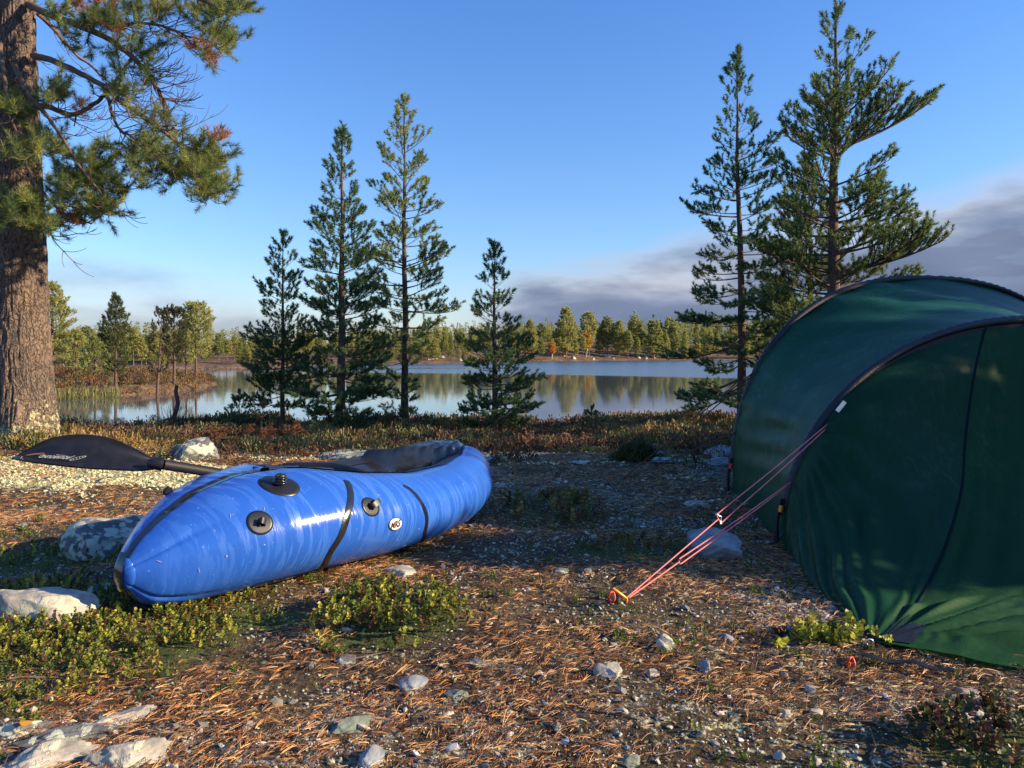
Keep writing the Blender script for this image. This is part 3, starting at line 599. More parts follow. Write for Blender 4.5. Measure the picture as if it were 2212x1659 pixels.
pen_tree('pine_tree', 'full crowned yellow green pine near the tip of the peninsula', 423, 825, 662, [(.35, 14), (.5, 26), (.7, 32), (.9, 24), (1, 10)], [(.35, 16), (.5, 30), (.7, 36), (.9, 26), (1, 10)], 54, 0.10, d=54, cb=0.3, tuft=0.26, whorl=0.28, tm=TUFT_MID, green=YG, bare=0.05)
pen_tree('pine_tree', 'short leafy pine just left of the full crowned one on the peninsula', 402, 824, 700, [(.3, 12), (.6, 20), (1, 8)], [(.3, 12), (.6, 20), (1, 8)], 55, 0.08, d=55, cb=0.3, tuft=0.25, whorl=0.3, tm=TUFT_MID, green=YG, bare=0.1)
pen_tree('pine_tree', 'big pine partly hidden by the large trunk on the left', 112, 805, 618, [(.1, 30), (.3, 45), (.6, 40), (.85, 22), (1, 6)], [(.1, 40), (.3, 48), (.5, 42), (.6, 44), (.85, 24), (1, 6)], 56, 0.18, d=62, cb=0.1, tuft=0.31, whorl=0.36, tm=TUFT_MID, green=YG, bare=0.05)
pen_tree('pine_tree', 'low spreading dark pine on the peninsula left of the slim pointed one', 205, 838, 735, [(.1, 22), (.5, 24), (1, 6)], [(.1, 22), (.5, 24), (1, 6)], 57, 0.10, d=50, cb=0.12, tuft=0.27, whorl=0.28, tm=TUFT_MID, green=DG, bare=0.1)
pen_tree('pine_tree', 'mid sized pine at the left root of the peninsula', 165, 820, 720, [(.1, 22), (.5, 24), (1, 6)], [(.1, 22), (.5, 24), (1, 6)], 58, 0.10, d=58, cb=0.12, tuft=0.28, whorl=0.3, tm=TUFT_MID, green=YG, bare=0.1)
# peninsula undergrowth and reeds
TWG = []
for s in range(5):
    r = np.random.default_rng(100 + s); V = []; Fc = []
    for i in range(34):
        a = r.uniform(0, 2 * pi); rad_ = r.uniform(0, 0.45); b = np.array([rad_ * cos(a), rad_ * sin(a), r.uniform(0, 0.75)]); d = np.array([cos(a) * 0.4, sin(a) * 0.4, 1.0]) + r.normal(0, .3, 3); d /= np.linalg.norm(d)
        sd = np.cross(d, r.normal(size=3)); sd = sd / np.linalg.norm(sd) * 0.045; k = len(V); l = r.uniform(0.2, 0.42)
        V += [b - sd * .4, b + sd * .4, b + d * l * .6 + sd, b + d * l * .6 - sd]; Fc.append((k, k + 1, k + 2, k + 3))
    TWG.append((np.array(V), np.array(Fc)))
n = 9000; x = rng.uniform(-80, -18, n); y = rng.uniform(30, 80, n); dd_ = pen_d(x, y); k = dd_ > 0.2; x, y = x[k], y[k]
mb = MB(); pal = np.array([(0.16, 0.075, 0.03), (0.09, 0.08, 0.03), (0.22, 0.14, 0.05), (0.10, 0.045, 0.03)])
scatter(mb, TWG, np.stack([x, y, ph(x, y) - 0.03], -1), np.tile([0, 0, 1.], (len(x), 1)) + rng.normal(0, .1, (len(x), 3)), rng.uniform(0.3, 0.65, len(x)), pal[rng.integers(0, 4, len(x))] * rng.uniform(.7, 1.3, (len(x), 1)))
mb.build('undergrowth', M['moss'], smooth=False, kind='stuff', label='brown heath undergrowth covering the peninsula', category='undergrowth')
mb = MB(); n = 1500; px = rng.uniform(118, 262, n); d = rng.uniform(34.5, 40.5, n); x = (px - CX) / F * d; k = np.abs(pen_d(x, d)) < 1.3; x, d = x[k], d[k]; n = len(x)
BL = [(np.array([(-.012, 0, 0), (.012, 0, 0), (.004, .03, .6), (0, .12, 1)]), np.array([(0, 1, 2), (0, 2, 3)]))]
scatter(mb, BL, np.stack([x, d, np.full(n, WATER - .1)], -1), np.tile([0, 0, 1.], (n, 1)) + rng.normal(0, .12, (n, 3)), rng.uniform(.35, .8, n) * np.array([1.0])[0], np.array([0.19, 0.19, 0.065]) * rng.uniform(.6, 1.2, (n, 1)))
mb.build('reeds', M['moss'], smooth=False, kind='stuff', label='yellow green reeds at the water edge of the peninsula', category='reeds')
# pale boulders on the far right bank
def rock_mesh(sx, sy, sz, seed, sub=4, rough=0.22, flat=0.0):
    import bmesh
    bm = bmesh.new(); bmesh.ops.create_icosphere(bm, subdivisions=sub, radius=1.0); V = np.array([v.co[:] for v in bm.verts]); Fc = np.array([[v.index for v in f.verts] for f in bm.faces]); bm.free()
    o = seed * 7; r = np.random.default_rng(seed)
    for k in range(13):                                      # flat facets
        nrm = r.normal(size=3); nrm /= np.linalg.norm(nrm); lim = r.uniform(0.5, 0.85); dp = V @ nrm; V = V - np.outer(np.clip(dp - lim, 0, None), nrm) * 0.97
    nrm = V / np.linalg.norm(V, axis=1)[:, None]
    nz = fbm(V[:, 0] + V[:, 2] * .7, V[:, 1] - V[:, 2] * .6, 0.8, o, 4) + 0.35 * fbm(V[:, 0] - V[:, 2], V[:, 1] + V[:, 2] * .5, 0.15, o + 2, 2)
    V = V + nrm * nz[:, None] * rough
    return V * np.array([sx, sy, sz]), Fc
def rock(px, py, wpx, hpx, label, m, seed, depthratio=0.8, rot=0.0, sink=0.35, sub=4, name='rock', rough=0.22, group=None):
    g = gpt(px, py); d = g[1]; wm = wpx / F * d / 2; hm = hpx / F * d * .62; depthratio = min(1.0, depthratio * 1.15)
    V, Fc = rock_mesh(wm, wm * depthratio, hm / (1 - sink) / 1.0, seed, sub, rough); V = V * np.array([1, 1, 0.62])
    c, s = cos(rot), sin(rot); V = np.stack([V[:, 0] * c - V[:, 1] * s, V[:, 0] * s + V[:, 1] * c, V[:, 2]], -1)
    b = MB(); b.add(V, Fc); o = b.build(name, M[m]); o.location = (g[0], g[1] + wm * depthratio * 0.5, g[2] + hm * 0.12)
    o['label'] = label; o['category'] = 'rock'
    if group: o['group'] = group
    return o
farrocks = MB(); rk = np.random.default_rng(8)
RV = [rock_mesh(1, 1, .7, 70 + k, 2) for k in range(4)]
for i in range(36):
    px = rk.uniform(1130, 1720) if i < 30 else rk.uniform(860, 1010); d = float(shore_y(px)) + rk.uniform(0, 34) + 1; z = float(fgh(np.array([px]), np.array([d]))[0]); s = rk.uniform(0.5, 1.7)
    if i == 0: protos = []
    if i < 4:
        b = MB(); b.add(*RV[i]); o = b.build('boulder', M['rockpale'])
        protos.append(o)
    else: o = protos[i % 4].copy(); C.objects.link(o)
    o.location = ((px - CX) / F * d, d, z); o.scale = (s, s, s); o['label'] = 'pale boulder on the far shore bank below the pines'; o['category'] = 'boulder'; o['group'] = 'pale boulders on the far bank'
RK = [(60, 1345, 260, 112, 'long pale lit rock at the left edge below the raft nose', 'rockpale', 1, .55, .12), (212, 1290, 70, 46, 'dark lichened rock between the long pale rock and the raft nose', 'rock', 2, .8, 0),
      (232, 1196, 250, 125, 'mottled lichen covered boulder in the shade behind the raft nose', 'rock', 3, .8, .1), (398, 992, 118, 85, 'grey boulder behind the paddle shaft', 'rock', 4, .8, 0),
      (1540, 1208, 165, 84, 'broad flat blue grey rock between guy lines and tent', 'rockblue', 5, .7, .1), (1045, 1000, 85, 38, 'grey rock just behind the far end of the raft', 'rock', 6, .8, 0),
      (1562, 990, 90, 45, 'low blue grey rock against the left edge of the tent', 'rockblue', 7, .9, 0), (790, 998, 250, 38, 'long grey slab behind the raft cockpit', 'rock', 8, .6, .05),
      (852, 941, 50, 13, 'small flat pale stone in the heather below the middle pines', 'rockpale', 9, .8, 0), (1080, 1054, 26, 18, 'small pale stone right of the raft far end', 'rockpale', 10, .8, 0),
      (752, 1578, 118, 46, 'long greenish slate lying slanted in the foreground', 'rockgreen', 11, .35, .55), (892, 1492, 80, 40, 'grey foreground rock above the greenish slate', 'rockblue', 12, .8, .3), (1030, 1440, 62, 22, 'half buried grey stone right of the crowberry clump', 'rock', 13, .7, 0),
      (748, 1432, 50, 20, 'small rounded grey stone below the crowberry clump', 'rock', 14, .8, 0), (1573, 1388, 46, 26, 'blue white stone near the red and orange peg', 'rockblue', 15, .8, 0), (1520, 1450, 44, 40, 'ridged grey stone in the centre right foreground', 'rockblue', 16, .5, 2.2),
      (1440, 1402, 62, 40, 'angular grey stone left of the ridged stone', 'rock', 17, .7, .6), (1318, 1462, 70, 44, 'lichen crusted pale stone in the centre foreground', 'rockpale', 18, .8, 0), (1409, 1461, 34, 20, 'smooth tan stone beside the lichen crusted one', 'rockpale', 19, .8, 0),
      (1699, 1552, 32, 26, 'white angular pebble in the right foreground', 'rockpale', 20, .8, 0), (2012, 1590, 80, 30, 'dark purple flat slate near the bottom right', 'rockdark', 21, .7, .2), (1686, 1640, 26, 22, 'tan round stone at the bottom right of centre', 'rockpale', 22, .8, 0),
      (1366, 1658, 56, 34, 'mossy green stone at the bottom edge', 'rockgreen', 23, .8, 0), (1210, 1236, 40, 14, 'small grey stone in the needles right of the raft', 'rock', 24, .8, 0), (738, 1292, 44, 20, 'grey stone by the raft bottom edge above the crowberry', 'rock', 25, .8, 0),
      (870, 1246, 90, 24, 'low lichened rock hump below the raft logo', 'rockpale', 26, .8, 0), (640, 1622, 34, 16, 'dark round pebble at the bottom left of centre', 'rockdark', 27, .8, 0), (980, 1515, 62, 34, 'green grey angular rock in the low foreground', 'rockgreen', 28, .7, .4),
      (2100, 1505, 60, 18, 'pale pebble heap stone under the tent edge', 'rockpale', 29, .7, 0), (1590, 1008, 120, 26, 'flat rock ledge left of the tent', 'rockblue', 30, .7, 0), (1430, 1000, 130, 20, 'pale lichened ledge in the shade left of the tent', 'rock', 31, .6, 0),
      (215, 1042, 24, 14, 'small grey stone below the paddle blade', 'rock', 32, .8, 0), (800, 1650, 70, 44, 'grey stone at the bottom edge left of centre', 'rockblue', 33, .8, .2), (650, 948, 60, 16, 'grey stone in the heather left of the tallest middle pine', 'rock', 35, .8, 0), (930, 965, 44, 14, 'small grey stone in the heather above the raft cockpit', 'rockblue', 36, .8, 0), (1190, 955, 54, 14, 'pale stone in the heather right of the short broad pine', 'rockpale', 37, .8, 0), (300, 968, 90, 20, 'lichened low rock in the heather between trunk and grey boulder', 'rockpale', 38, .7, 0), (1250, 1003, 70, 14, 'thin rock ledge at the edge of the shaded clearing', 'rock', 39, .6, 0),
      (1510, 1092, 60, 12, 'flat pale stone in the tent shadow', 'rockpale', 34, .7, 0)]
for a in RK: rock(a[0], a[1], a[2], a[3], a[4], a[5], a[6], depthratio=a[7], rot=a[8], sub=5 if a[2] > 100 else 4)
# layered bedrock bottom left
for i, (px, py, wp, hp, ro, lab) in enumerate([(80, 1662, 260, 70, .55, 'lowest layered bedrock slab in the bottom left corner'), (150, 1608, 260, 56, .6, 'second layered bedrock slab from the bottom left corner'), (270, 1650, 220, 50, .5, 'right hand layered bedrock slab at the bottom left'), (50, 1585, 150, 40, .5, 'upper layered bedrock slab at the left edge'), (255, 1562, 170, 30, .62, 'highest thin bedrock slab at the bottom left')]):
    rock(px, py, wp, hp, lab, 'rock' if i % 2 else 'rockpale', 80 + i, depthratio=.3, rot=ro, sub=5, name='bedrock_slab', rough=.3)

# ------------------------------------------------------------------ ground cover
def frustum(n, y0, y1, margin=0.06, power=1.0):
    """random points in the visible wedge, denser towards the camera"""
    y = y0 * (y1 / y0) ** (rng.random(n) ** power); k = rng.uniform(-0.68 - margin, 0.68 + margin, n); return k * y, y
def wedge(dens, y0, y1, margin=0.05):
    area = (y1 ** 2 - y0 ** 2) * (0.66 + margin); n = int(dens * area); y = np.sqrt(rng.uniform(y0 ** 2, y1 ** 2, n)); return rng.uniform(-0.66 - margin, 0.66 + margin, n) * y, y
def raft_foot(x, y):
    u = (x + 1.30) * .42 + (y - 2.60) * .907; w_ = (x + 1.30) * .907 - (y - 2.60) * .42
    return (u > 0.0) & (u < 2.38) & (np.abs(w_) < np.interp(u, [0, .3, .8, 1.6, 2.2, 2.4], [.02, .10, .22, .34, .26, .05]))
def tent_foot(x, y): return (x > 1.12 + (y - 2.39) * 0.12) & (y > 2.38 - 0.45 * np.clip(x - 1.12, 0, .9)) & (y < 6.3)
def clear(x, y): return ~(raft_foot(x, y) | tent_foot(x, y))
# fallen needle pairs
def needle_pair(seed):
    r = np.random.default_rng(seed); V = []; Fc = []
    for k in range(2):
        a = (0.10 + r.uniform(-.04, .16)) * (1 if k else -1); bend = r.uniform(-.12, .12); n = 4
        for i in range(n):
            t = i / (n - 1); cx = t; cy = sin(a) * t + bend * t * t; cz = 0.05 * sin(pi * t) * r.uniform(.6, 1.2); w_ = 0.018 * (1 - .45 * t)
            V += [(cx, cy - w_, cz), (cx, cy, cz + w_ * 1.3), (cx, cy + w_, cz)]
        b0 = k * n * 3
        for i in range(n - 1):
            for j in range(2): b1 = b0 + i * 3 + j; Fc.append((b1, b1 + 1, b1 + 4, b1 + 3))
    return np.array(V), np.array(Fc)
NP = [needle_pair(s) for s in range(8)]
def flat_basis(n, tilt=0.18):
    a = rng.uniform(0, 2 * pi, n); e = rng.normal(0, tilt, n); X_ = np.stack([np.cos(a) * np.cos(e), np.sin(a) * np.cos(e), np.sin(e)], -1)
    up_ = np.array([0, 0, 1.]) + rng.normal(0, tilt, (n, 3)); Y_ = np.cross(up_, X_); Y_ /= np.linalg.norm(Y_, axis=1)[:, None]; return np.stack([X_, Y_, np.cross(X_, Y_)], 1)
mb = MB()
for dens, y0, y1, sc_ in [(6600, 1.45, 2.6, .82), (5400, 2.6, 4.4, .86), (1900, 4.2, 6.8, 1.1)]:
    x, y = wedge(dens, y0, y1)
    dn_ = 0.58 + 1.5 * fbm(x, y, 0.30, 33, 4) - 0.65 * zone_green(x, y) - 0.22 * zone_gravel(x, y)
    k = (rng.random(len(x)) < dn_) & clear(x, y); x, y = x[k], y[k]; n = len(x)
    P = np.stack([x, y, gh(x, y) + rng.uniform(0.001, 0.012, n)], -1)
    pal = np.array([(0.46, 0.175, 0.038), (0.62, 0.29, 0.075), (0.20, 0.07, 0.026), (0.74, 0.42, 0.15), (0.06, 0.03, 0.018), (0.36, 0.125, 0.033), (0.13, 0.055, 0.028)])
    scatter(mb, NP, P, None, rng.uniform(0.028, 0.055, n) * sc_, pal[rng.integers(0, 7, n)] * rng.uniform(.6, 1.25, (n, 1)), basis=flat_basis(n))
x, y = wedge(900.0, 1.45, 6.2); k = clear(x, y); x, y = x[k], y[k]; n = len(x)
FL = [(np.array([(-1, 0, 0), (0, -.45, .1), (1, .1, .25), (.1, .5, .05)]), np.array([(0, 1, 2, 3)])), (np.array([(-1, -.1, 0), (.2, -.6, .15), (.9, 0, .0), (-.1, .4, .2)]), np.array([(0, 1, 2, 3)]))]
scatter(mb, FL, np.stack([x, y, gh(x, y) + .005], -1), None, rng.uniform(.0025, .0085, n), np.array([(.20, .11, .05), (.09, .05, .03), (.35, .24, .10), (.26, .24, .10)])[rng.integers(0, 4, n)] * rng.uniform(.6, 1.3, (n, 1)), basis=flat_basis(n, .5))
mb.build('needle_litter', M['litter'], smooth=False, kind='stuff', label='rust coloured fallen pine needles covering the ground', category='needle litter')
# gravel
def peb(seed):
    import bmesh
    r = np.random.default_rng(seed); bm = bmesh.new(); bmesh.ops.create_icosphere(bm, subdivisions=1, radius=1.0); V = np.array([v.co[:] for v in bm.verts]); Fc = np.array([[v.index for v in f.verts] for f in bm.faces]); bm.free()
    for k in range(5):
        nrm = r.normal(size=3); nrm /= np.linalg.norm(nrm); V = V - np.outer(np.clip(V @ nrm - r.uniform(.4, .8), 0, None), nrm)
    return V * np.array([1, r.uniform(.55, .9), r.uniform(.3, .6)]), Fc
PB = [peb(s) for s in range(10)]
mb = MB()
for dens, y0, y1, s0 in [(5200, 1.45, 2.7, 0.0034), (2600, 2.7, 4.5, 0.0045), (600, 4.5, 8.0, 0.007)]:
    x, y = wedge(dens, y0, y1); zg = zone_gravel(x, y)
    k = (rng.random(len(x)) < 0.12 + 1.0 * zg + 0.35 * (fbm(x, y, .25, 40, 3) > .2)) & clear(x, y) & (rng.random(len(x)) > .8 * zone_green(x, y)); x, y = x[k], y[k]; n = len(x)
    s = s0 * (1 + rng.pareto(2.6, n) * 0.8); s = np.minimum(s, 0.022)
    pal = np.array([(.34, .31, .25), (.48, .44, .35), (.22, .21, .18), (.33, .27, .21), (.15, .15, .16), (.46, .38, .30), (.62, .60, .56)])
    scatter(mb, PB, np.stack([x, y, gh(x, y) + s * .25], -1), None, s, pal[rng.integers(0, 7, n)] * rng.uniform(.7, 1.15, (n, 1)), basis=flat_basis(n, .3))
mb.build('gravel', M['stone'], smooth=False, kind='stuff', label='white and grey gravel scattered over the ground', category='gravel')
tm_ = MB()
for i in range(170):
    y = rng.uniform(1.5, 5.5); x = rng.uniform(-.66, .66) * y
    if not clear(np.array([x]), np.array([y]))[0]: continue
    a = rng.uniform(0, pi); l = rng.uniform(.05, .22); P = np.array([[x + cos(a) * l * q + rng.normal(0, .006), y + sin(a) * l * q + rng.normal(0, .006), 0] for q in (-.5, -.2, .15, .5)]); P[:, 2] = gh(P[:, 0], P[:, 1]) + .006
    tube(tm_, P, [.0022, .0028, .0024, .0012], 5, np.array((.12, .085, .06)) * rng.uniform(.5, 1.8))
tm_.build('twig_litter', M['litter'], kind='stuff', label='thin dry twigs scattered among the needles', category='twigs')
# lichen cushions round the big pine and in pale patches
mb = MB(); x, y = wedge(1300, 4.6, 9.5); k = (rng.random(len(x)) < sst(.42, .8, zone_lichen(x, y) + .7 * fbm(x, y, .3, 50, 3))) & clear(x, y); x, y = x[k], y[k]; n = len(x)
s = rng.uniform(.006, .021, n)
scatter(mb, PB, np.stack([x, y, gh(x, y) + s * .2], -1), None, s, np.array([(.66, .63, .36)]) * rng.uniform(.6, 1.15, (n, 1)), basis=flat_basis(n, .4))
x, y = wedge(750, 1.5, 5.2); k = (fbm(x, y, .2, 55, 3) > .20) & clear(x, y); x, y = x[k], y[k]; n = len(x); s = rng.uniform(.004, .011, n)
scatter(mb, PB, np.stack([x, y, gh(x, y) + s * .4], -1), None, s, np.array([(.34, .37, .27)]) * rng.uniform(.6, 1.15, (n, 1)), basis=flat_basis(n, .5))
mb.build('lichen', M['stone'], smooth=False, kind='stuff', label='pale yellow reindeer lichen cushions on the ground', category='lichen')
# crowberry shoots
def shoot(seed, n=15, lean=.3, w_=.17, ll_=.36):
    r = np.random.default_rng(seed); V = []; Fc = []; bx, by = r.normal(0, lean, 2)
    for i in range(n):
        t = (i + .5) / n; a = i * 2.4 + r.uniform(-.3, .3); e = 1.25 - .9 * t; c = np.array([bx * t * t, by * t * t, t]); d = np.array([sin(e) * cos(a), sin(e) * sin(a), cos(e)])
        sd = np.cross(d, (0, 0, 1)); sd = sd / (np.linalg.norm(sd) + 1e-6) * w_; k = len(V); l = ll_ * (1.1 - .35 * t)
        V += [c, c + d * l * .5 + sd, c + d * l, c + d * l * .5 - sd]; Fc.append((k, k + 1, k + 2, k + 3))
    return np.array(V), np.array(Fc)
SHO = [shoot(s) for s in range(6)]
def green_patch(mb, pts, hgt, pal, dens_scale=1.0):
    n = len(pts); col = np.array(pal)[rng.integers(0, len(pal), n)] * rng.uniform(.65, 1.25, (n, 1))
    Dv = np.stack([rng.normal(0, .35, n), rng.normal(0, .35, n), np.ones(n)], -1)
    scatter(mb, SHO, pts, Dv, hgt * rng.uniform(.45, 1.5, n), col)
GP = [(.24, .27, .04), (.36, .37, .05), (.15, .19, .035), (.42, .37, .07), (.08, .10, .025), (.16, .08, .035), (.14, .16, .03)]
def patch_pts(i, dens, dome):
    g, rx, ry, ro = GM[i]; n = int(dens * rx * ry * 4 * 1.6); x = g[0] + rng.uniform(-1.4, 1.4, n) * rx * 1.1; y = g[1] + rng.uniform(-1.4, 1.4, n) * max(ry, rx * .6)
    m = ell(x, y, g[0], g[1], rx, ry, ro, .3) ; cl = sst(-.30, .05, fbm(x, y, .16, 77, 3)); k = (rng.random(n) < m * (.12 + .88 * cl)) & clear(x, y); x, y, m = x[k], y[k], m[k] * (.4 + .6 * cl[k])
    return np.stack([x, y, gh(x, y) + dome * m * (0.6 + 0.8 * (vn(x, y, .08, 3) + .5))], -1)
mb = MB()
for i, de, dome in ((0, 3400, .016), (1, 3000, .02), (3, 600, .006), (7, 1000, .02)): green_patch(mb, patch_pts(i, de, dome), .024, GP)
mb.build('crowberry_mat', M['moss'], smooth=False, kind='stuff', label='low yellow green crowberry mat below the raft nose', category='crowberry mat')
for i, de, dome, hg, lab, pal in ((2, 4200, .05, .032, 'bright green crowberry clump in the needles below the raft middle', GP), (4, 1500, .07, .055, 'half shaded heather clump right of the raft far end', [(.17, .20, .05), (.28, .22, .06), (.20, .11, .05)]),
                                  (5, 1600, .03, .035, 'low olive crowberry patch left of the flat blue grey rock', [(.10, .12, .03), (.15, .14, .03), (.20, .11, .04)]), (6, 3600, .05, .035, 'dark reddish green heather clump in the bottom right corner', [(.09, .08, .03), (.12, .05, .03), (.07, .09, .03)])):
    mb = MB(); green_patch(mb, patch_pts(i, de, dome), hg, pal); mb.build('crowberry_shrub' if i in (2, 5) else 'heather_shrub', M['moss'], smooth=False, label=lab, category='shrub')
gq = gpt(1790, 1385); mb = MB(); q = rng.normal(0, 1, (70, 2)) * (.075, .03); green_patch(mb, np.stack([gq[0] + q[:, 0], gq[1] + q[:, 1], gh(gq[0] + q[:, 0], gq[1] + q[:, 1])], -1), .045, GP[:4])
mb.build('crowberry_shrub', M['moss'], smooth=False, label='small fresh green crowberry sprig at the tent corner', category='shrub')
# scattered lingonberry and moss tufts
mb = MB(); x, y = wedge(60, 1.5, 4.5); k = clear(x, y) & (fbm(x, y, .4, 61, 2) > .0); x, y = x[k], y[k]; P0 = np.repeat(np.stack([x, y], -1), 6, 0) + rng.normal(0, .014, (len(x) * 6, 2))
green_patch(mb, np.stack([P0[:, 0], P0[:, 1], gh(P0[:, 0], P0[:, 1])], -1), .018, [(.12, .18, .03), (.08, .12, .03), (.2, .2, .05)])
n = 26; q = np.stack(wedge(2.2, 1.5, 3.2), -1)[:n]; n = len(q)
scatter(mb, PB, np.column_stack([q, gh(q[:, 0], q[:, 1]) + .006]), None, np.full(n, .005), np.tile([.5, .01, .01], (n, 1)), basis=flat_basis(n))
mb.build('lingonberry_sprigs', M['moss'], smooth=False, kind='stuff', label='tiny green sprigs with a few red berries', category='sprigs')
# heather belt
HT = [(t[0] * np.array([1, 1, 1]), t[1]) for t in TWG]
mb = MB()
for dens, y0, y1, s0, s1 in [(110, 5.6, 9.0, .10, .20), (75, 9.0, 13.0, .13, .26), (55, 13.0, 17.0, .16, .30)]:
    x, y = wedge(dens, y0, y1, .08); k = (rng.random(len(x)) < zone_heather(x, y)) & clear(x, y); x, y = x[k], y[k]; n = len(x)
    z = gh(x, y); hs = .42 + .75 * sst(-.35, .35, fbm(x, y, .9, 91, 3)); hue = fbm(x, y, 1.1, 70, 3)[:, None] + rng.normal(0, .12, (n, 1))
    a_, b_, c_ = np.array((.105, .060, .034)), np.array((.13, .13, .045)), np.array((.27, .175, .06))
    cc = np.where(hue < -.12, a_, np.where(hue < .22, b_, c_)); cc = cc * rng.uniform(.6, 1.35, (n, 1))
    scatter(mb, HT, np.stack([x, y, z - .01], -1), np.tile([0, 0, 1.], (n, 1)) + rng.normal(0, .15, (n, 3)), np.stack([rng.uniform(s0, s1, n)] * 2 + [rng.uniform(s0, s1, n) * hs], -1), cc)
mb.build('heather', M['moss'], smooth=False, kind='stuff', label='brown and olive heather belt between camp and lake', category='heather')
for px, py, wd, hp, lab, col in ((1490, 902, 85, 22, 'rounded green shrub hummock on the shore left of the tent', (.12, .13, .03)), (1335, 905, 40, 20, 'pale twiggy willow bush at the water edge', (.30, .26, .18)), (1375, 985, 90, 26, 'dark green low bush in the shade before the heather', (.05, .075, .02))):
    g = gpt(px, py + 6); n = 260; q = rng.normal(0, .45, (n, 2)) * wd / F * g[1] / 2; zt = np.exp(-(q ** 2).sum(1) / (wd / F * g[1] * .42) ** 2) * hp / F * g[1]
    mb = MB(); scatter(mb, TWG, np.stack([g[0] + q[:, 0], g[1] + q[:, 1], gh(g[0] + q[:, 0], g[1] + q[:, 1]) + zt * .75 - .03], -1), np.tile([0, 0, 1.], (n, 1)) + rng.normal(0, .5, (n, 3)), rng.uniform(.06, .13, n), np.array(col) * rng.uniform(.6, 1.3, (n, 1)))
    mb.build('shrub', M['moss'], smooth=False, label=lab, category='shrub')
# dead stump with twigs on the near shore
g = at(376, 925, 13.6); g[2] = float(gh(g[0], g[1])) - .03; o = thing('tree_stump', 'dark broken stem with a brush of bare twigs at the shore left', 'tree stump', tuple(g))
sc_ = 13.6 / F; b = MB(); tube(b, spline([(0, 0, 0), (.0, 0, 30 * sc_), (8 * sc_, 0, 60 * sc_), (4 * sc_, 0, 85 * sc_), (6 * sc_, 0, 100 * sc_)], 16), np.linspace(.05, .03, 16), 8); b.build('trunk', M['trunk'], o)
b = MB()
for i in range(46):
    a = rng.uniform(0, 6.28); e = rng.uniform(.1, .75); l = rng.uniform(.2, .55); p0 = np.array([rng.normal(0, .1), rng.normal(0, .1), 0]); d = np.array([sin(e) * cos(a), sin(e) * sin(a), cos(e)])
    tube(b, [p0, p0 + d * l * .5, p0 + d * l + (0, 0, .08)], [.005, .004, .002], 3, caps=False)
b.build('twigs', M['twig'], o)
# fallen branch with rust brown needles
g = at(490, 975, 8.6); g[2] = float(gh(g[0], g[1])); b = MB(); P, D_ = [], []
o = thing('fallen_branch', 'fallen rust brown pine branch left of the dark pines', 'branch', tuple(g))
for i in range(9):
    x0 = rng.uniform(-.5, .45); y0 = rng.uniform(-.4, .4); a = rng.uniform(-.6, .8); l = rng.uniform(.25, .5); d = np.array([cos(a), sin(a) * .4, .22]); p0 = np.array([x0, y0, .05]); tube(b, [p0, p0 + d * l * .5, p0 + d * l], [.008, .005, .003], 4, caps=False)
    for q in range(14): P.append(p0 + d * l * rng.uniform(.2, 1) + rng.normal(0, .03, 3)); D_.append(d + rng.normal(0, .5, 3))
tube(b, [(-.7, 0, .04), (0, .05, .07), (.6, 0, .05)], [.02, .016, .01], 6)
b.build('branches', M['twig'], o); b = MB(); scatter(b, TUFT, P, D_, .085, np.array([(.20, .085, .04)]) * rng.uniform(.6, 1.3, (len(P), 1))); b.build('crown', M['litter'], o, smooth=False)
# cones
for i, (px, py) in enumerate([(1690, 1372), (2160, 1572), (1415, 1008), (1310, 1050)]):
    g = gpt(px, py); b = MB(); k = 26; t = np.arange(k) / k; Pn = np.stack([(t - .5) * .045, 0.0 * t, .012 + 0 * t], -1)
    for j in range(k):
        a = j * 2.4; rj = .012 * sin(pi * min(.95, .12 + t[j] * .88)) + .002; c = Pn[j] + np.array([0, cos(a) * rj * .55, sin(a) * rj * .55]); nrm = np.array([-.4, cos(a), sin(a)]); s1 = np.cross(nrm, (1, 0, 0)); s1 = s1 / np.linalg.norm(s1) * .006
        b.add([c - s1, c + s1, c + nrm * rj * .8 + s1 * .9 - (.006, 0, 0), c + nrm * rj * .8 - s1 * .9 - (.006, 0, 0)], [(0, 1, 2, 3)], (.12, .06, .035))
    tube(b, Pn, .008 * np.sin(pi * (.1 + .85 * t)) + .001, 6, (.05, .03, .02)); o = b.build('pine_cone', M['litter'], smooth=False); o.location = g; o.rotation_euler[2] = i * 1.3
    o['label'] = ['brown pine cone on the gravel left of the tent base', 'pine cone near the bottom right heather clump', 'dark cone in the shaded clearing nearest the tent', 'dark cone in the shaded clearing nearest the raft'][i]; o['category'] = 'pine cone'

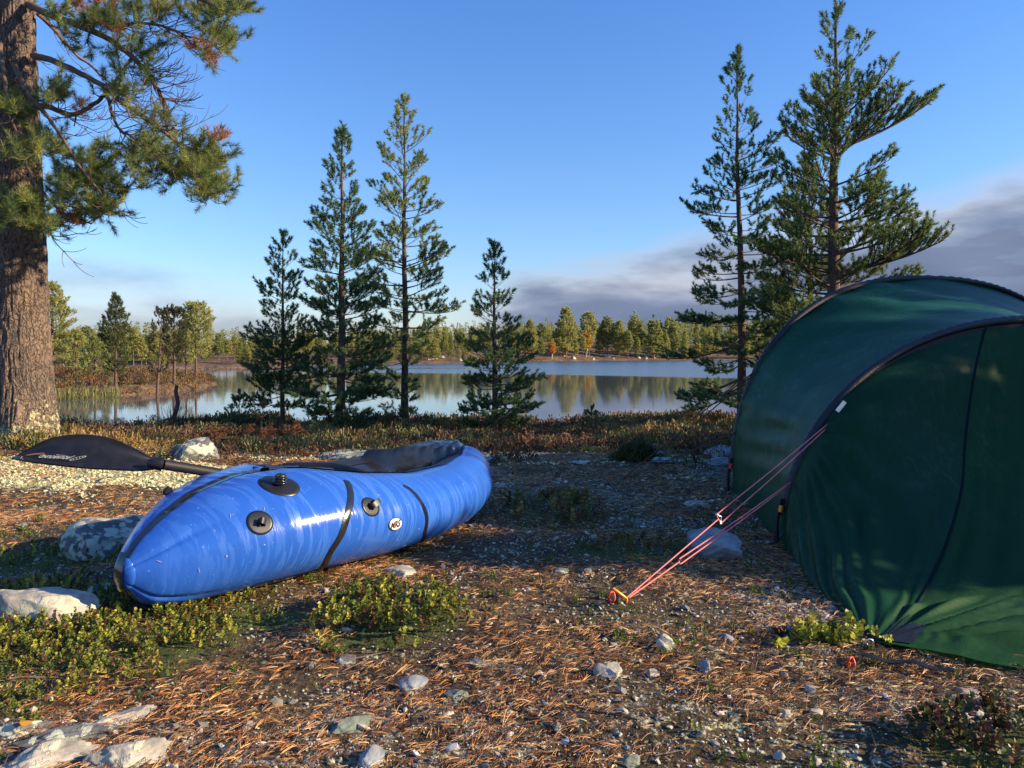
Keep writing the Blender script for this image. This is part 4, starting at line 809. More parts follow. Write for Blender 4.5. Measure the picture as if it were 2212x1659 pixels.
# ------------------------------------------------------------------ big pine on the left
def bark_mat():
    m = bpy.data.materials.new('thick_pine_bark'); m.use_nodes = True; nt = m.node_tree; b = nt.nodes['Principled BSDF']
    tcn = nd(nt, 'ShaderNodeTexCoord'); mp = nd(nt, 'ShaderNodeMapping', i_Scale=(1, 1, 0.5)); lk(nt, tcn.outputs['Object'], mp.inputs[0])
    vo = nd(nt, 'ShaderNodeTexVoronoi', feature='DISTANCE_TO_EDGE', i_Scale=25.0)
    nn = nd(nt, 'ShaderNodeTexNoise', i_Scale=9.0, i_Detail=5.0); lk(nt, mp.outputs[0], nn.inputs['Vector'])
    va = nd(nt, 'ShaderNodeVectorMath', operation='MULTIPLY_ADD'); lk(nt, nn.outputs['Color'], va.inputs[0]); va.inputs[1].default_value = (.26, .26, .26); lk(nt, mp.outputs[0], va.inputs[2]); lk(nt, va.outputs[0], vo.inputs['Vector'])
    n1 = nd(nt, 'ShaderNodeTexNoise', i_Scale=40.0, i_Detail=7.0, i_Roughness=.7); lk(nt, mp.outputs[0], n1.inputs['Vector'])
    n2 = nd(nt, 'ShaderNodeTexNoise', i_Scale=26.0, i_Detail=6.0, i_Roughness=.7); lk(nt, tcn.outputs['Object'], n2.inputs['Vector'])
    n3 = nd(nt, 'ShaderNodeTexNoise', i_Scale=5.0, i_Detail=4.0); lk(nt, mp.outputs[0], n3.inputs['Vector'])
    hgt = mth(nt, 'ADD', ramp(nt, vo.outputs[0], [(0.0, .3), (0.10, .75), (.3, 1)]), mth(nt, 'MULTIPLY', n1.outputs[0], .9))
    c = ramp(nt, mth(nt, 'SUBTRACT', hgt, .18), [(0.25, (.035, .026, .022)), (.75, (.115, .082, .064)), (1.0, (.22, .165, .13))])
    c = mix(nt, 1.0, c, ramp(nt, n3.outputs[0], [(.35, (.55, .56, .60)), (.65, (.98, .90, .82))]), 'MULTIPLY')
    s = nd(nt, 'ShaderNodeSeparateXYZ'); lk(nt, tcn.outputs['Object'], s.inputs[0])
    low = mth(nt, 'SUBTRACT', .58, mth(nt, 'MULTIPLY', s.outputs[2], .80)); low = mth(nt, 'ADD', low, mth(nt, 'MULTIPLY', s.outputs[0], .25))
    lm = ramp(nt, mth(nt, 'ADD', mth(nt, 'MULTIPLY', mth(nt, 'SUBTRACT', n2.outputs[0], .5), 2.2), mth(nt, 'MAXIMUM', low, -.08)), [(.42, 0), (.50, 1)])
    c = mix(nt, lm, c, (.46, .45, .26))
    lk(nt, c, b.inputs['Base Color']); b.inputs['Roughness'].default_value = .9
    bp = nd(nt, 'ShaderNodeBump', i_Strength=.8, i_Distance=.02); lk(nt, mth(nt, 'ADD', hgt, mth(nt, 'MULTIPLY', lm, .25)), bp.inputs['Height']); lk(nt, bp.outputs[0], b.inputs['Normal'])
    return m
dT = 6.8; base = at(56, 1000, dT); base[2] = float(gh(base[0], base[1])) - .05
bigpine = thing('pine_tree', 'massive old pine trunk with lichen at its foot at the left edge', 'pine tree', tuple(base))
ctr = np.array([(25, -300, 38), (28, 0, 40), (38, 300, 43), (45, 500, 46), (48, 700, 50), (52, 850, 56), (56, 940, 64), (56, 1000, 76), (56, 1040, 92)], float)
zt = np.linspace(0, 1, 260); zs = CH - (ctr[:, 1] - HY) / F * dT - base[2]; zv = np.linspace(-.1, zs[0] + 2.5, 300); o_ = np.argsort(zs)
cxs = (np.interp(zv, zs[o_], ctr[o_, 0]) - 56) / F * dT; rs = np.interp(zv, zs[o_], ctr[o_, 2]) / F * dT
A_ = np.linspace(0, 2 * pi, 181)[:-1]; ZZ, AA = np.meshgrid(zv, A_, indexing='ij'); RR = rs[:, None] * (1 + .03 * np.sin(AA * 3 + ZZ) + .05 * np.sin(AA * 5 + 1) * np.exp(-ZZ * 3))
ridge = 1 - np.abs(2 * vn(AA * 3.2 + .6 * vn(AA * 4, ZZ, .4, 2), ZZ * 1.6, .26, 1)) * 2.2; RR = RR + .008 * ridge + .008 * fbm(AA * 2, ZZ * 2, .12, 5, 3)
V = np.stack([cxs[:, None] + RR * np.cos(AA), RR * np.sin(AA), ZZ], -1); V = np.concatenate([V, V[:, :1]], 1)
b = MB(); grid(b, V); trunk_o = b.build('trunk', bark_mat(), bigpine)
limbs = [([(60, 10, 6.7), (120, 35, 6.5), (230, 80, 6.4), (300, 130, 6.3), (345, 195, 6.3), (362, 275, 6.3)], .034), ([(50, -60, 6.7), (200, -80, 6.5), (330, -40, 6.4), (420, 5, 6.3), (500, 40, 6.2)], .03),
         ([(70, 120, 6.7), (150, 150, 6.4), (225, 185, 6.3), (310, 250, 6.2), (400, 330, 6.2), (470, 390, 6.2)], .028), ([(75, 230, 6.6), (150, 250, 6.5), (210, 215, 6.4), (240, 190, 6.4), (280, 120, 6.5)], .024),
         ([(30, 140, 6.5), (62, 205, 6.25), (100, 250, 6.1), (150, 320, 6.0), (230, 430, 6.0)], .022), ([(5, 90, 6.5), (12, 160, 6.3), (18, 240, 6.15), (40, 300, 6.1)], .02), ([(15, 280, 6.5), (60, 360, 6.2), (95, 420, 6.1), (150, 470, 6.1), (190, 482, 6.1)], .02),
         ([(240, 60, 6.4), (330, 60, 6.3), (400, 90, 6.3), (460, 110, 6.2)], .014), ([(225, 185, 6.3), (250, 260, 6.3), (300, 310, 6.2), (380, 380, 6.2)], .016), ([(60, 480, 6.6), (90, 470, 6.4), (110, 500, 6.3)], .012), ([(80, 30, 6.8), (140, 90, 7.1), (180, 130, 7.3), (260, 200, 7.3)], .02)]
b = MB(); nodes = []; nrad = []
for pts_, r_ in limbs:
    P3 = spline([at(*p) - base for p in pts_], 22); P3 = P3 + np.cumsum(rng.normal(0, .006, P3.shape), 0); tube(b, P3, np.linspace(r_, r_ * .35, 22), 7); nodes += list(P3); nrad += list(np.linspace(r_, r_ * .35, 22))
clus = [((150, 50), (60, 45), 45, 0), ((235, 40), (50, 30), 60, 0), ((190, 12), (40, 12), 16, 1), ((300, 110), (60, 45), 50, 0), ((255, 185), (60, 40), 40, 0), ((120, 200), (45, 40), 40, 0), ((450, 20), (65, 22), 75, 0), ((478, 85), (42, 30), 60, 0), ((520, 8), (14, 14), 16, 0),
        ((400, 372), (75, 38), 120, 0), ((445, 345), (42, 42), 80, 0), ((350, 285), (45, 45), 45, 0), ((455, 405), (35, 30), 60, 0), ((290, 335), (60, 35), 45, 0), ((195, 350), (65, 32), 60, 0), ((110, 310), (50, 40), 45, 0), ((28, 225), (48, 34), 55, 0), ((60, 330), (50, 30), 42, 0), ((40, 455), (65, 28), 85, 0),
        ((95, 487), (45, 18), 34, 0), ((135, 435), (45, 40), 50, 0), ((215, 450), (48, 34), 75, 0), ((150, 380), (60, 30), 60, 0), ((245, 395), (45, 30), 40, 0), ((430, 105), (25, 12), 14, 1), ((455, 130), (22, 10), 8, 1), ((175, 478), (15, 8), 8, 1), ((460, 298), (22, 10), 12, 1), ((250, 65), (12, 10), 6, 1), ((170, 240), (16, 14), 8, 1), ((330, 20), (60, 25), 40, 0), ((310, 400), (14, 20), 8, 0),
        ((250, 260), (80, 50), 20, 2)]
att = []
for (c_, r_, n_, k_) in clus:
    n_ = int(n_ * (.64 if k_ == 0 else .5)); q = rng.normal(0, .55, (n_, 2)); 
    for a in q: att.append((c_[0] + a[0] * r_[0], c_[1] + a[1] * r_[1], 6.3 + rng.normal(0, .28) + (.0 if c_[0] > 100 else -.1), k_))
nodes = np.array(nodes); nrad = np.array(nrad); A3 = np.array([at(a[0], a[1], a[2]) - base for a in att]); kk = [a[3] for a in att]
alive = np.ones(len(A3), bool); md = np.linalg.norm(A3[:, None] - nodes[None], axis=2); mn = md.min(1); mi_ = md.argmin(1); TP = []; TD = []; TC = []; TS = []
NL = [nodes]; 
allN = nodes.copy(); allR = nrad.copy()
while alive.any():
    i = np.where(alive)[0][np.argmin(mn[alive])]; alive[i] = False; p0 = allN[mi_[i]]; p1 = A3[i]; dl = np.linalg.norm(p1 - p0)
    if dl < .02: dl = .02
    rt = min(allR[mi_[i]] * .6, .008 + .012 * dl); nseg = max(4, int(dl / .05) + 2); s = np.linspace(0, 1, nseg)[:, None]
    sag = np.array([0, 0, -1]) * .22 * dl * np.sin(pi * s) if kk[i] != 2 else np.array([0, 0, -1]) * .35 * dl * np.sin(pi * s)
    tw = p0 + (p1 - p0) * s + sag + np.array([rng.normal(0, .05), rng.normal(0, .05), 0]) * dl * np.sin(pi * s)
    rr_ = np.linspace(max(rt, .0028), .0022, nseg); tube(b, tw, rr_, 4, caps=False)
    new = tw[1:]; allN = np.vstack([allN, new]); allR = np.concatenate([allR, rr_[1:]])
    dn2 = np.linalg.norm(A3[:, None] - new[None], axis=2); j = dn2.min(1) < mn; mi_ = np.where(j, dn2.argmin(1) + len(allN) - len(new), mi_); mn = np.where(j, dn2.min(1), mn)
    dirv = tw[-1] - tw[-2]; dirv = dirv / (np.linalg.norm(dirv) + 1e-9)
    if kk[i] != 2:
        for e in range(2):
            TP.append(tw[-1] - dirv * e * .05 + rng.normal(0, .012, 3)); TD.append(dirv + np.array([.15, 0, .35]) + rng.normal(0, .35, 3)); TS.append(rng.uniform(.075, .105))
            TC.append(np.array((.36, .17, .07)) * rng.uniform(.7, 1.2) if kk[i] == 1 else np.array((.095, .145, .045)) + np.array((.17, .15, .03)) * max(0, rng.normal(.4, .5)))
selp = CX + F * (nodes[:, 0] + base[0]) / (nodes[:, 1] + base[1]); 
for i in range(150):
    cand = np.where((selp > (240 if i < 95 else 70)) & (selp < 400))[0]; p0 = nodes[rng.choice(cand)]; a = rng.normal(-.35, .45); l = rng.uniform(.15, .42); up0 = rng.uniform(.5, 1.1)
    s_ = np.linspace(0, 1, 10); ang_ = a + up0 * s_ ** 2 + .15 * np.sin(s_ * 9 + i); dp = rng.normal(0, .35)
    st_ = np.stack([np.cos(ang_), np.full(10, dp), np.sin(ang_)], -1) * l / 9; tw = p0 + np.vstack([[0, 0, 0], np.cumsum(st_[:-1], 0)]); tube(b, tw, np.linspace(.0045, .0022, 10), 4, caps=False)
    for f_ in rng.integers(3, 9, 3):
        sgn = rng.choice([-1, 1]); a2 = ang_[f_] + sgn * rng.uniform(.3, .7); l2_ = rng.uniform(.08, .2); q_ = np.linspace(0, 1, 6); an2 = a2 + .8 * q_; st2 = np.stack([np.cos(an2), np.full(6, dp + rng.normal(0, .3)), np.sin(an2)], -1) * l2_ / 5
        tube(b, tw[f_] + np.vstack([[0, 0, 0], np.cumsum(st2[:-1], 0)]), np.linspace(.003, .0018, 6), 3, caps=False)
b.build('branches', mat('limb_bark', (.135, .083, .058), rough=.85, noise=(12, .5, 1.5)), trunk_o)
b = MB(); scatter(b, TUFT_NEAR, TP, TD, TS, TC); b.build('crown', M['leaf'], bigpine, smooth=False)

# ------------------------------------------------------------------ packraft
NO = np.array([-1.30, 2.60]); DI = np.array([.42, .907]); DI = DI / np.linalg.norm(DI); LR_ = 2.4; SI = np.array([DI[1], -DI[0]])
T_ = np.array([(0, .0, .150, .050, .055), (.02, .005, .143, .098, .112), (.06, .02, .160, .155, .155), (.12, .035, .186, .225, .192), (.2, .06, .202, .29, .212), (.3, .12, .205, .30, .213), (.42, .23, .178, .245, .185), (.55, .29, .158, .205, .165), (.7, .28, .155, .19, .16), (.82, .22, .168, .18, .165), (.9, .14, .19, .165, .165), (.96, .07, .195, .11, .14), (1, .02, .20, .035, .07)])
_u = np.linspace(0, 1, 401); _tb = np.stack([np.interp(_u, T_[:, 0], T_[:, k]) for k in range(1, 5)], -1)
_sm = _tb.copy()
for _ in range(24):
    _sm[1:-1] = .25 * _sm[:-2] + .5 * _sm[1:-1] + .25 * _sm[2:]
def rs_(u):
    return [np.interp(u, _u, _sm[:, k]) for k in range(4)]
def hull(u, tau, side=1, off=0.0):
    """point on tube skin; tau -1 (bottom seam) .. 1 (top seam)"""
    u = np.asarray(u, float); tau = np.asarray(tau, float); w_, zc, rw, rz = rs_(u)
    tm_ = np.where(w_ >= rw, pi, np.arccos(np.clip(-w_ / np.maximum(rw, 1e-6), -1, 1))); t = tm_ * tau
    pinch = np.exp(-(u / .07) ** 2) * (np.exp(-((tau - .42) / .05) ** 2) + np.exp(-((tau + .5) / .05) ** 2)); ripple = .0012 * np.sin(u * 260 + 3 * np.sin(tau * 9)) * np.exp(-((np.abs(tau) - .82) / .2) ** 2) * np.exp(-((u - .15) / .2) ** 2)
    k = 1 - .10 * pinch; x = np.maximum(w_ + rw * np.cos(t) * k + (off + ripple) * np.cos(t), 0) * side; z = zc + rz * np.sin(t) * k + (off + ripple) * np.sin(t)
    return np.stack([NO[0] + DI[0] * LR_ * u + SI[0] * x, NO[1] + DI[1] * LR_ * u + SI[1] * x, z + .012], -1)
raft = thing('packraft', 'blue inflatable packraft lying on the needle covered ground', 'packraft', (NO[0] + DI[0] * 1.2, NO[1] + DI[1] * 1.2, 0))
RB = np.array(raft.location)
def hull_mat():
    m = bpy.data.materials.new('blue_coated_fabric'); m.use_nodes = True; nt = m.node_tree; b = nt.nodes['Principled BSDF']
    tcn = nd(nt, 'ShaderNodeTexCoord'); uva = nd(nt, 'ShaderNodeAttribute', attribute_name='col'); mp = nd(nt, 'ShaderNodeMapping', i_Scale=(75.0, 1.3, 1.0)); lk(nt, uva.outputs['Vector'], mp.inputs[0])
    n = nd(nt, 'ShaderNodeTexNoise', i_Scale=1.6, i_Detail=5.0, i_Roughness=.6, i_Distortion=.15); lk(nt, mp.outputs[0], n.inputs['Vector'])
    n2 = nd(nt, 'ShaderNodeTexNoise', i_Scale=3.0, i_Detail=2.0); lk(nt, tcn.outputs['Object'], n2.inputs['Vector'])
    n3 = nd(nt, 'ShaderNodeTexNoise', i_Scale=130.0, i_Detail=2.0); lk(nt, tcn.outputs['Object'], n3.inputs['Vector'])
    streak = mth(nt, 'MULTIPLY', ramp(nt, n.outputs[0], [(.50, 0), (.535, 1)]), ramp(nt, n2.outputs[0], [(.38, .15), (.58, 1)]))
    c = mix(nt, streak, (.022, .102, .47), (.040, .142, .54)); dots = ramp(nt, n3.outputs[0], [(.74, 0), (.76, 1)])
    c = mix(nt, dots, c, (.35, .45, .7))
    lk(nt, c, b.inputs['Base Color']); lk(nt, mth(nt, 'MULTIPLY_ADD', streak, .16, .15), b.inputs['Roughness']); b.inputs['Specular IOR Level'].default_value = .5
    bp = nd(nt, 'ShaderNodeBump', i_Strength=.22, i_Distance=.008); lk(nt, mth(nt, 'ADD', n.outputs[0], mth(nt, 'MULTIPLY', n2.outputs[0], .6)), bp.inputs['Height']); lk(nt, bp.outputs[0], b.inputs['Normal'])
    return m
b = MB(); uu = np.linspace(0, 1, 300) ** 1.15; tt = np.linspace(-1, 1, 121); U, TT = np.meshgrid(uu, tt, indexing='ij')
for sd in (1, -1): grid(b, hull(U, TT, sd) - RB, np.stack([U, TT, 0 * U + (sd + 1) * .5], -1))
for ue in (0.0, 1.0):
    ring = np.vstack([hull(np.full(40, ue), np.linspace(-1, 1, 40), 1), hull(np.full(40, ue), np.linspace(1, -1, 40), -1)]) - RB
    cen = ring.mean(0); sg = 1 if ue else -1; ks = np.array([1, .97, .9, .78, .6, .38, .15, .01]); rg = cen + (ring - cen)[None] * ks[:, None, None] + np.array([DI[0], DI[1], 0]) * (.024 * sg * np.sqrt(1 - ks ** 2))[:, None, None]; grid(b, np.concatenate([rg, rg[:, :1]], 1))
b.build('tube', hull_mat(), raft)
# lookup: photo pixel -> (u, tau) on the near side
_U, _T = np.meshgrid(np.linspace(0, 1, 401), np.linspace(-1, 1, 241), indexing='ij'); _P = hull(_U, _T, 1); _du = np.gradient(_P, axis=0); _dt = np.gradient(_P, axis=1); _N = np.cross(_du, _dt); _N /= np.linalg.norm(_N, axis=2)[..., None] + 1e-12
_c = np.stack([NO[0] + DI[0] * LR_ * _U + SI[0] * rs_(_U)[0], NO[1] + DI[1] * LR_ * _U + SI[1] * rs_(_U)[0], rs_(_U)[1]], -1); _N *= np.sign(((_P - _c) * _N).sum(2))[..., None]
_vw = _P - np.array([0, 0, CH]); _fr = (_vw * _N).sum(2) < 0; _sx = CX + F * _P[..., 0] / _P[..., 1]; _sy = HY + F * (CH - _P[..., 2]) / _P[..., 1]
def find(px, py):
    q = (_sx - px) ** 2 + (_sy - py) ** 2 + np.where(_fr, 0, 1e5); i = np.unravel_index(np.argmin(q), q.shape); return _U[i], _T[i], _P[i], _N[i]
def ribbon(b, ut, width, off=.002, side=1):
    """strip on the hull following (u,tau) points"""
    ut = spline(ut, 60); P = hull(ut[:, 0], ut[:, 1], side); e = 1e-3
    Nn = np.cross(hull(ut[:, 0] + e, ut[:, 1], side) - P, hull(ut[:, 0], ut[:, 1] + e, side) - P); Nn /= np.linalg.norm(Nn, axis=1)[:, None] + 1e-12
    w_, zc, rw, rz = rs_(ut[:, 0]); cc_ = np.stack([NO[0] + DI[0] * LR_ * ut[:, 0] + SI[0] * w_ * side, NO[1] + DI[1] * LR_ * ut[:, 0] + SI[1] * w_ * side, zc], -1); Nn *= np.sign(((P - cc_) * Nn).sum(1))[:, None]
    T = np.gradient(P, axis=0); T /= np.linalg.norm(T, axis=1)[:, None]; B = np.cross(T, Nn); k = np.linspace(-1, 1, 5)[None, :, None]
    grid(b, P[:, None] + B[:, None] * k * width / 2 + Nn[:, None] * (off + .0015 * (1 - k ** 2)) - RB)
def band(pts_, width, name, lab=None):
    b = MB(); ut = np.array([find(*p)[:2] for p in pts_]); ut = np.vstack([ut, [ut[-1, 0] + (ut[-1, 0] - ut[-2, 0]) * .4, max(-.95, ut[-1, 1] - .25)]]); ribbon(b, ut, width); return b.build(name, M['rubber'], raft)
band([(748, 1038), (755, 1052), (757, 1072), (752, 1111), (736, 1155), (710, 1199), (686, 1238)], .030, 'tape')
band([(872, 1049), (884, 1056), (908, 1082), (921, 1116), (918, 1150), (905, 1179), (891, 1196)], .022, 'tape')
b = MB()
for sd in (1, -1):
    u_ = np.linspace(.0, .40, 90); ww = np.linspace(0, .034, 6); 
    w_, zc, rw, rz = rs_(u_); arc = rz * 2.2
    Tm = 1 - ww[None, :] / np.maximum(arc[:, None], .05) * .75; grid(b, hull(u_[:, None] + 0 * Tm, Tm, sd, .0022) - RB)
    u2 = np.linspace(.0, .12, 30); w2, z2, rw2, rz2 = rs_(u2); Tm = -1 + ww[None, :] / np.maximum(rz2[:, None] * 2.2, .05) * .75; grid(b, hull(u2[:, None] + 0 * Tm, Tm, sd, .0022) - RB)
zz2 = np.linspace(.098, .236, 24); nose = np.array([[NO[0] - DI[0] * (.006 + .022 * (1 - ((z_ - .162) / .07) ** 2)) + SI[0] * s_, NO[1] - DI[1] * (.006 + .022 * (1 - ((z_ - .162) / .07) ** 2)) + SI[1] * s_, z_] for z_ in zz2 for s_ in (-.020, 0, .020)]).reshape(24, 3, 3); nose[:, 1] -= np.array([DI[0], DI[1], 0]) * .003
grid(b, nose - RB); b.build('seam_tape', M['rubber'], raft)
b = MB(); u_ = np.linspace(.16, .97, 120); grid(b, hull(u_[:, None] + 0 * np.zeros((1, 8)), np.linspace(-.97, -.50, 8)[None, :] + 0 * u_[:, None], 1, .003) - RB); b.build('floor_strip', M['rubber'], raft)
def surf_disc(px, py, rx, ry, m, name, off=.003, thick=.003, n=40, rings=6, dome=0.0, parent=None):
    """disc lying on the tube skin: radius rx along the boat, ry around the tube (metres)"""
    u, t, P, Nn = find(px, py); w_, zc, rw, rz = rs_(u); b = MB(); a = np.arange(n) / n * 2 * pi; rr_ = np.linspace(0, 1, rings)
    du = rx / LR_; tmx = pi if w_ >= rw else acos(-w_ / rw); dt_ = ry / (rz * tmx)
    k = rr_[:, None]; uu_ = u + du * k * np.cos(a)[None]; tt_ = t + dt_ * k * np.sin(a)[None]; V = hull(uu_, tt_, 1, off) + Nn * (thick + dome * (1 - k ** 2))[..., None] * np.ones((rings, n, 1)); V = np.concatenate([V, V[:, :1]], 1)
    rim = V[-1:] - Nn * (thick + .0025); grid(b, np.concatenate([V, rim], 0) - RB); return b.build(name, m, parent or raft), u, t, P, Nn
vd, u, t, P, Nn = surf_disc(604, 1046, .068, .062, M['patch'], 'valve_patch', off=.0015, thick=.001)
b = MB(); ax = Nn * .7 + np.array([0, 0, .6]); ax /= np.linalg.norm(ax)
P = P + Nn * .004
for k in range(3): tube(b, spline([P + ax * (.005 + k * .010), P + ax * (.008 + k * .010), P + ax * (.011 + k * .010)], 5), np.array([.022, .027, .028, .027, .022]) - .0018 * k, 20); tube(b, [P + ax * (.000 + k * .010), P + ax * (.006 + k * .010)], .019 - .001 * k, 14)
b.V = [v - RB for v in b.V]; b.build('valve', M['rubber'], raft)
b = MB(); tube(b, [P + ax * .030 - RB, P + ax * .035 - RB, P + ax * .040 - RB], [.018, .020, .010], 18); sdv = np.array([DI[0], DI[1], 0]); tube(b, [P + ax * .034 - sdv * .026 - RB, P + ax * .036 - RB, P + ax * .034 + sdv * .026 - RB], .004, 8); b.build('valve_cap', M['black'], raft)
for (px, py, rx, ry, dv) in ((561, 1129, .043, .045, (.5, -.3)), (801, 1095, .045, .040, (1.0, .35))):
    vd, u, t, P, Nn = surf_disc(px, py, rx, ry, M['patch'], 'ring_patch', off=.0015, thick=.001); tn = sdv * dv[0] + np.array([0, 0, 1]) * dv[1]; b = MB()
    q = P + Nn * .006; pts3 = [q - tn * .012, q + Nn * .018 - tn * .004, q + Nn * .022 + tn * .030, q + Nn * .010 + tn * .042]
    wv = np.cross(tn, Nn); wv /= np.linalg.norm(wv); S = spline(pts3, 14); gk = np.linspace(-1, 1, 4)[None, :, None]; V = S[:, None] + wv * gk * .011; nrm = np.gradient(S, axis=0); nrm = np.cross(nrm, wv); nrm /= np.linalg.norm(nrm, axis=1)[:, None]
    grid(b, V + nrm[:, None] * .0025 - RB); grid(b, V - nrm[:, None] * .0025 - RB); tube(b, [q - wv * .016 - RB, q + Nn * .005 - RB, q + wv * .016 - RB], .004, 8)
    b.build('tie_loop', M['black'], vd)
lg, u, t, P, Nn = surf_disc(853, 1133, .0385, .0275, M['navy'], 'logo_badge', off=.002, thick=.001)
l2, *_r = surf_disc(853, 1133, .0355, .0245, M['white'], 'logo_field', off=.003, thick=.0015, parent=lg)
def text_mesh(s, size):
    cu = bpy.data.curves.new('t', 'FONT'); cu.body = s; cu.size = size; cu.align_x = 'CENTER'; cu.align_y = 'CENTER'; cu.resolution_u = 3; cu.offset = .035 * size
    o = bpy.data.objects.new('t', cu); C.objects.link(o); dg = bpy.context.evaluated_depsgraph_get(); me = bpy.data.meshes.new_from_object(o.evaluated_get(dg)); bpy.data.objects.remove(o)
    V = np.array([v.co[:] for v in me.vertices]); Fs = [list(p.vertices) for p in me.polygons]; return V, Fs
V, Fs = text_mesh('MRS', 1.0); V[:, 0] -= (V[:, 0].max() + V[:, 0].min()) / 2; V[:, 1] -= (V[:, 1].max() + V[:, 1].min()) / 2
w_, zc, rw, rz = rs_(u); kx = .052 / (np.ptp(V[:, 0])); ky = .030 / np.ptp(V[:, 1]); X_ = (V[:, 0] + V[:, 1] * .10) * kx; Y_ = V[:, 1] * ky + V[:, 0] * .12 * ky
Pt = hull(u + X_ / LR_, t + Y_ / (rz * (pi if w_ >= rw else acos(-w_ / rw))), 1, .0035) + Nn * .0022; b = MB()
b.n = 0; b.V.append(Pt - RB); b.Cc.append(np.tile((.5, .5, .5), (len(Pt), 1))); b.L.append(np.concatenate([np.array(f) for f in Fs])); b.T.append(np.array([len(f) for f in Fs])); b.M.append(np.zeros(len(Fs), int)); b.n = len(Pt)
b.build('logo_lettering', M['maroon'], lg, smooth=False)
# spray deck, cockpit drape
nu, nw = 170, 90; ud = np.linspace(.27, .975, nu); wd_ = np.linspace(-1, 1, nw); UD, WD = np.meshgrid(ud, wd_, indexing='ij'); w_, zc, rw, rz = rs_(UD)
wi = np.maximum(w_ - .10 * rw, .004); cov = sst(.40, .47, UD) * sst(.99, .93, UD); thi = np.where(w_ < rw, np.arccos(np.clip((wi - w_) / rw, -1, 1)), np.arccos(-.10)); zr = zc + rz * np.sin(np.arccos(np.clip((wi - w_) / rw, -1, 1))) + .012
Wm = WD * wi * (1 + cov * sst(-.62, -1, WD) * .9 * rw / wi); ue = .70 + .15 * (WD + 1) / 2; edge_ = UD - ue; bowl = sst(.0, -.03, edge_) * sst(.40, .50, UD)
depth = bowl * (.24 * sst(1.0, .55, np.abs(WD)) + .02) * (1 - .45 * sst(.1, -.9, WD))
lift = .055 * np.exp(-(np.clip(edge_, -1, 1) / .022) ** 2) * (1 - .5 * np.abs(WD) ** 3) + .035 * sst(0, .05, edge_) * (1 - WD ** 2) * sst(.99, .9, UD)
wr = .016 * np.sin(WD * 13 + UD * 34 + 5 * vn(UD * 10, WD * 3, 1, 4)) * sst(1, .7, np.abs(WD)) * (.35 + bowl) + .035 * fbm(UD * 9, WD * 2.5, 1.0, 12, 4) * sst(1, .8, np.abs(WD))
xo = np.clip((np.abs(Wm) - w_) / rw, -.999, .999); ZT = zc + rz * np.sqrt(1 - xo ** 2) + .0185; out_ = np.abs(Wm) > wi
ZD = zr - depth + lift + wr - .004; xin = (np.abs(Wm) > w_ - .97 * rw) & (UD > .38) & (w_ > .6 * rw); ZD = np.where(out_, np.maximum(ZT + .35 * wr, ZT - .002), np.where(xin, np.maximum(ZD, ZT - .004), ZD))
Pd = np.stack([NO[0] + DI[0] * LR_ * UD + SI[0] * Wm, NO[1] + DI[1] * LR_ * UD + SI[1] * Wm, ZD], -1); b = MB(); grid(b, Pd - RB); b.build('spray_deck', M['rubber'], raft)
# coaming strip on both sides
b = MB()
for sd in (1, -1):
    u_ = np.linspace(.30, .90, 120); w_, zc, rw, rz = rs_(u_); tmx = np.where(w_ >= rw, pi, np.arccos(np.clip(-w_ / rw, -1, 1))); ta = np.linspace(1.62, 2.05, 7)[None, :] / tmx[:, None]; ta = np.minimum(ta, 1.0)
    grid(b, hull(u_[:, None] + 0 * ta, ta, sd, .005) - RB)
b.build('coaming', M['black'], raft)
b = MB(); S = []
for k in np.linspace(-1, 1, 24):
    u_ = .43 + .035 * (k + 1) / 2 + .010 * cos(k * 3); w0, zc, rw, rz = rs_(u_); S.append([NO[0] + DI[0] * LR_ * u_ + SI[0] * w0 * k * .92, NO[1] + DI[1] * LR_ * u_ + SI[1] * w0 * k * .92, zc + rz + .004 - .02 * max(0, k) ** 2])
tube(b, np.array(S) - RB, .022 + .012 * np.sin(np.linspace(0, pi, 24)), 14, flat=1.2); b.build('backrest', M['black'], raft)
b = MB(); P = hull(.135, .62, -1) ; tube(b, [P - RB - (.01, 0, 0), P - RB + np.array([-.022, .005, .004])], .017, 12); b.build('tie_loop', M['black'], raft)
b = MB(); gx_ = at(458, 1300, 2.93); fin = np.array([(-.055, 0, .075), (.075, 0, .075), (.055, 0, -.02), (-.04, 0, -.02)]); V = np.vstack([fin + (0, -.006, 0), fin + (0, .006, 0)]) + np.array([gx_[0], gx_[1], .01]) - RB
b.add(V, [(0, 1, 2, 3), (7, 6, 5, 4), (0, 4, 5, 1), (1, 5, 6, 2), (2, 6, 7, 3), (3, 7, 4, 0)]); b.build('skeg', M['black'], raft, smooth=False)
# debris stuck on the raft: separate small leaves and needles, one light litter
b = MB()
for px, py in [(358, 1106), (345, 1212), (431, 1231), (497, 1115), (491, 1201), (571, 1101), (555, 1015), (817, 1070), (858, 1166), (926, 1136), (987, 1134), (999, 1046), (903, 1142), (873, 1177)]:
    u, t, P, Nn = find(px, py); a = rng.uniform(0, 3.1); e1 = np.cross(Nn, (0, 0, 1.)); e1 /= np.linalg.norm(e1); e2 = np.cross(Nn, e1); d = e1 * cos(a) + e2 * sin(a); s1 = np.cross(d, Nn); l, w0 = (.022, .0012) if rng.random() < .5 else (.008, .0035); q = P + Nn * .003
    b.add([q - d * l * .5, q + s1 * w0 + Nn * .001, q + d * l * .5, q - s1 * w0 + Nn * .001], [(0, 1, 2, 3)], (.55, .38, .2))
b.build('stray_needles', M['litter'], smooth=False, kind='stuff', label='stray needles and seed scales stuck on the blue raft', category='needles')
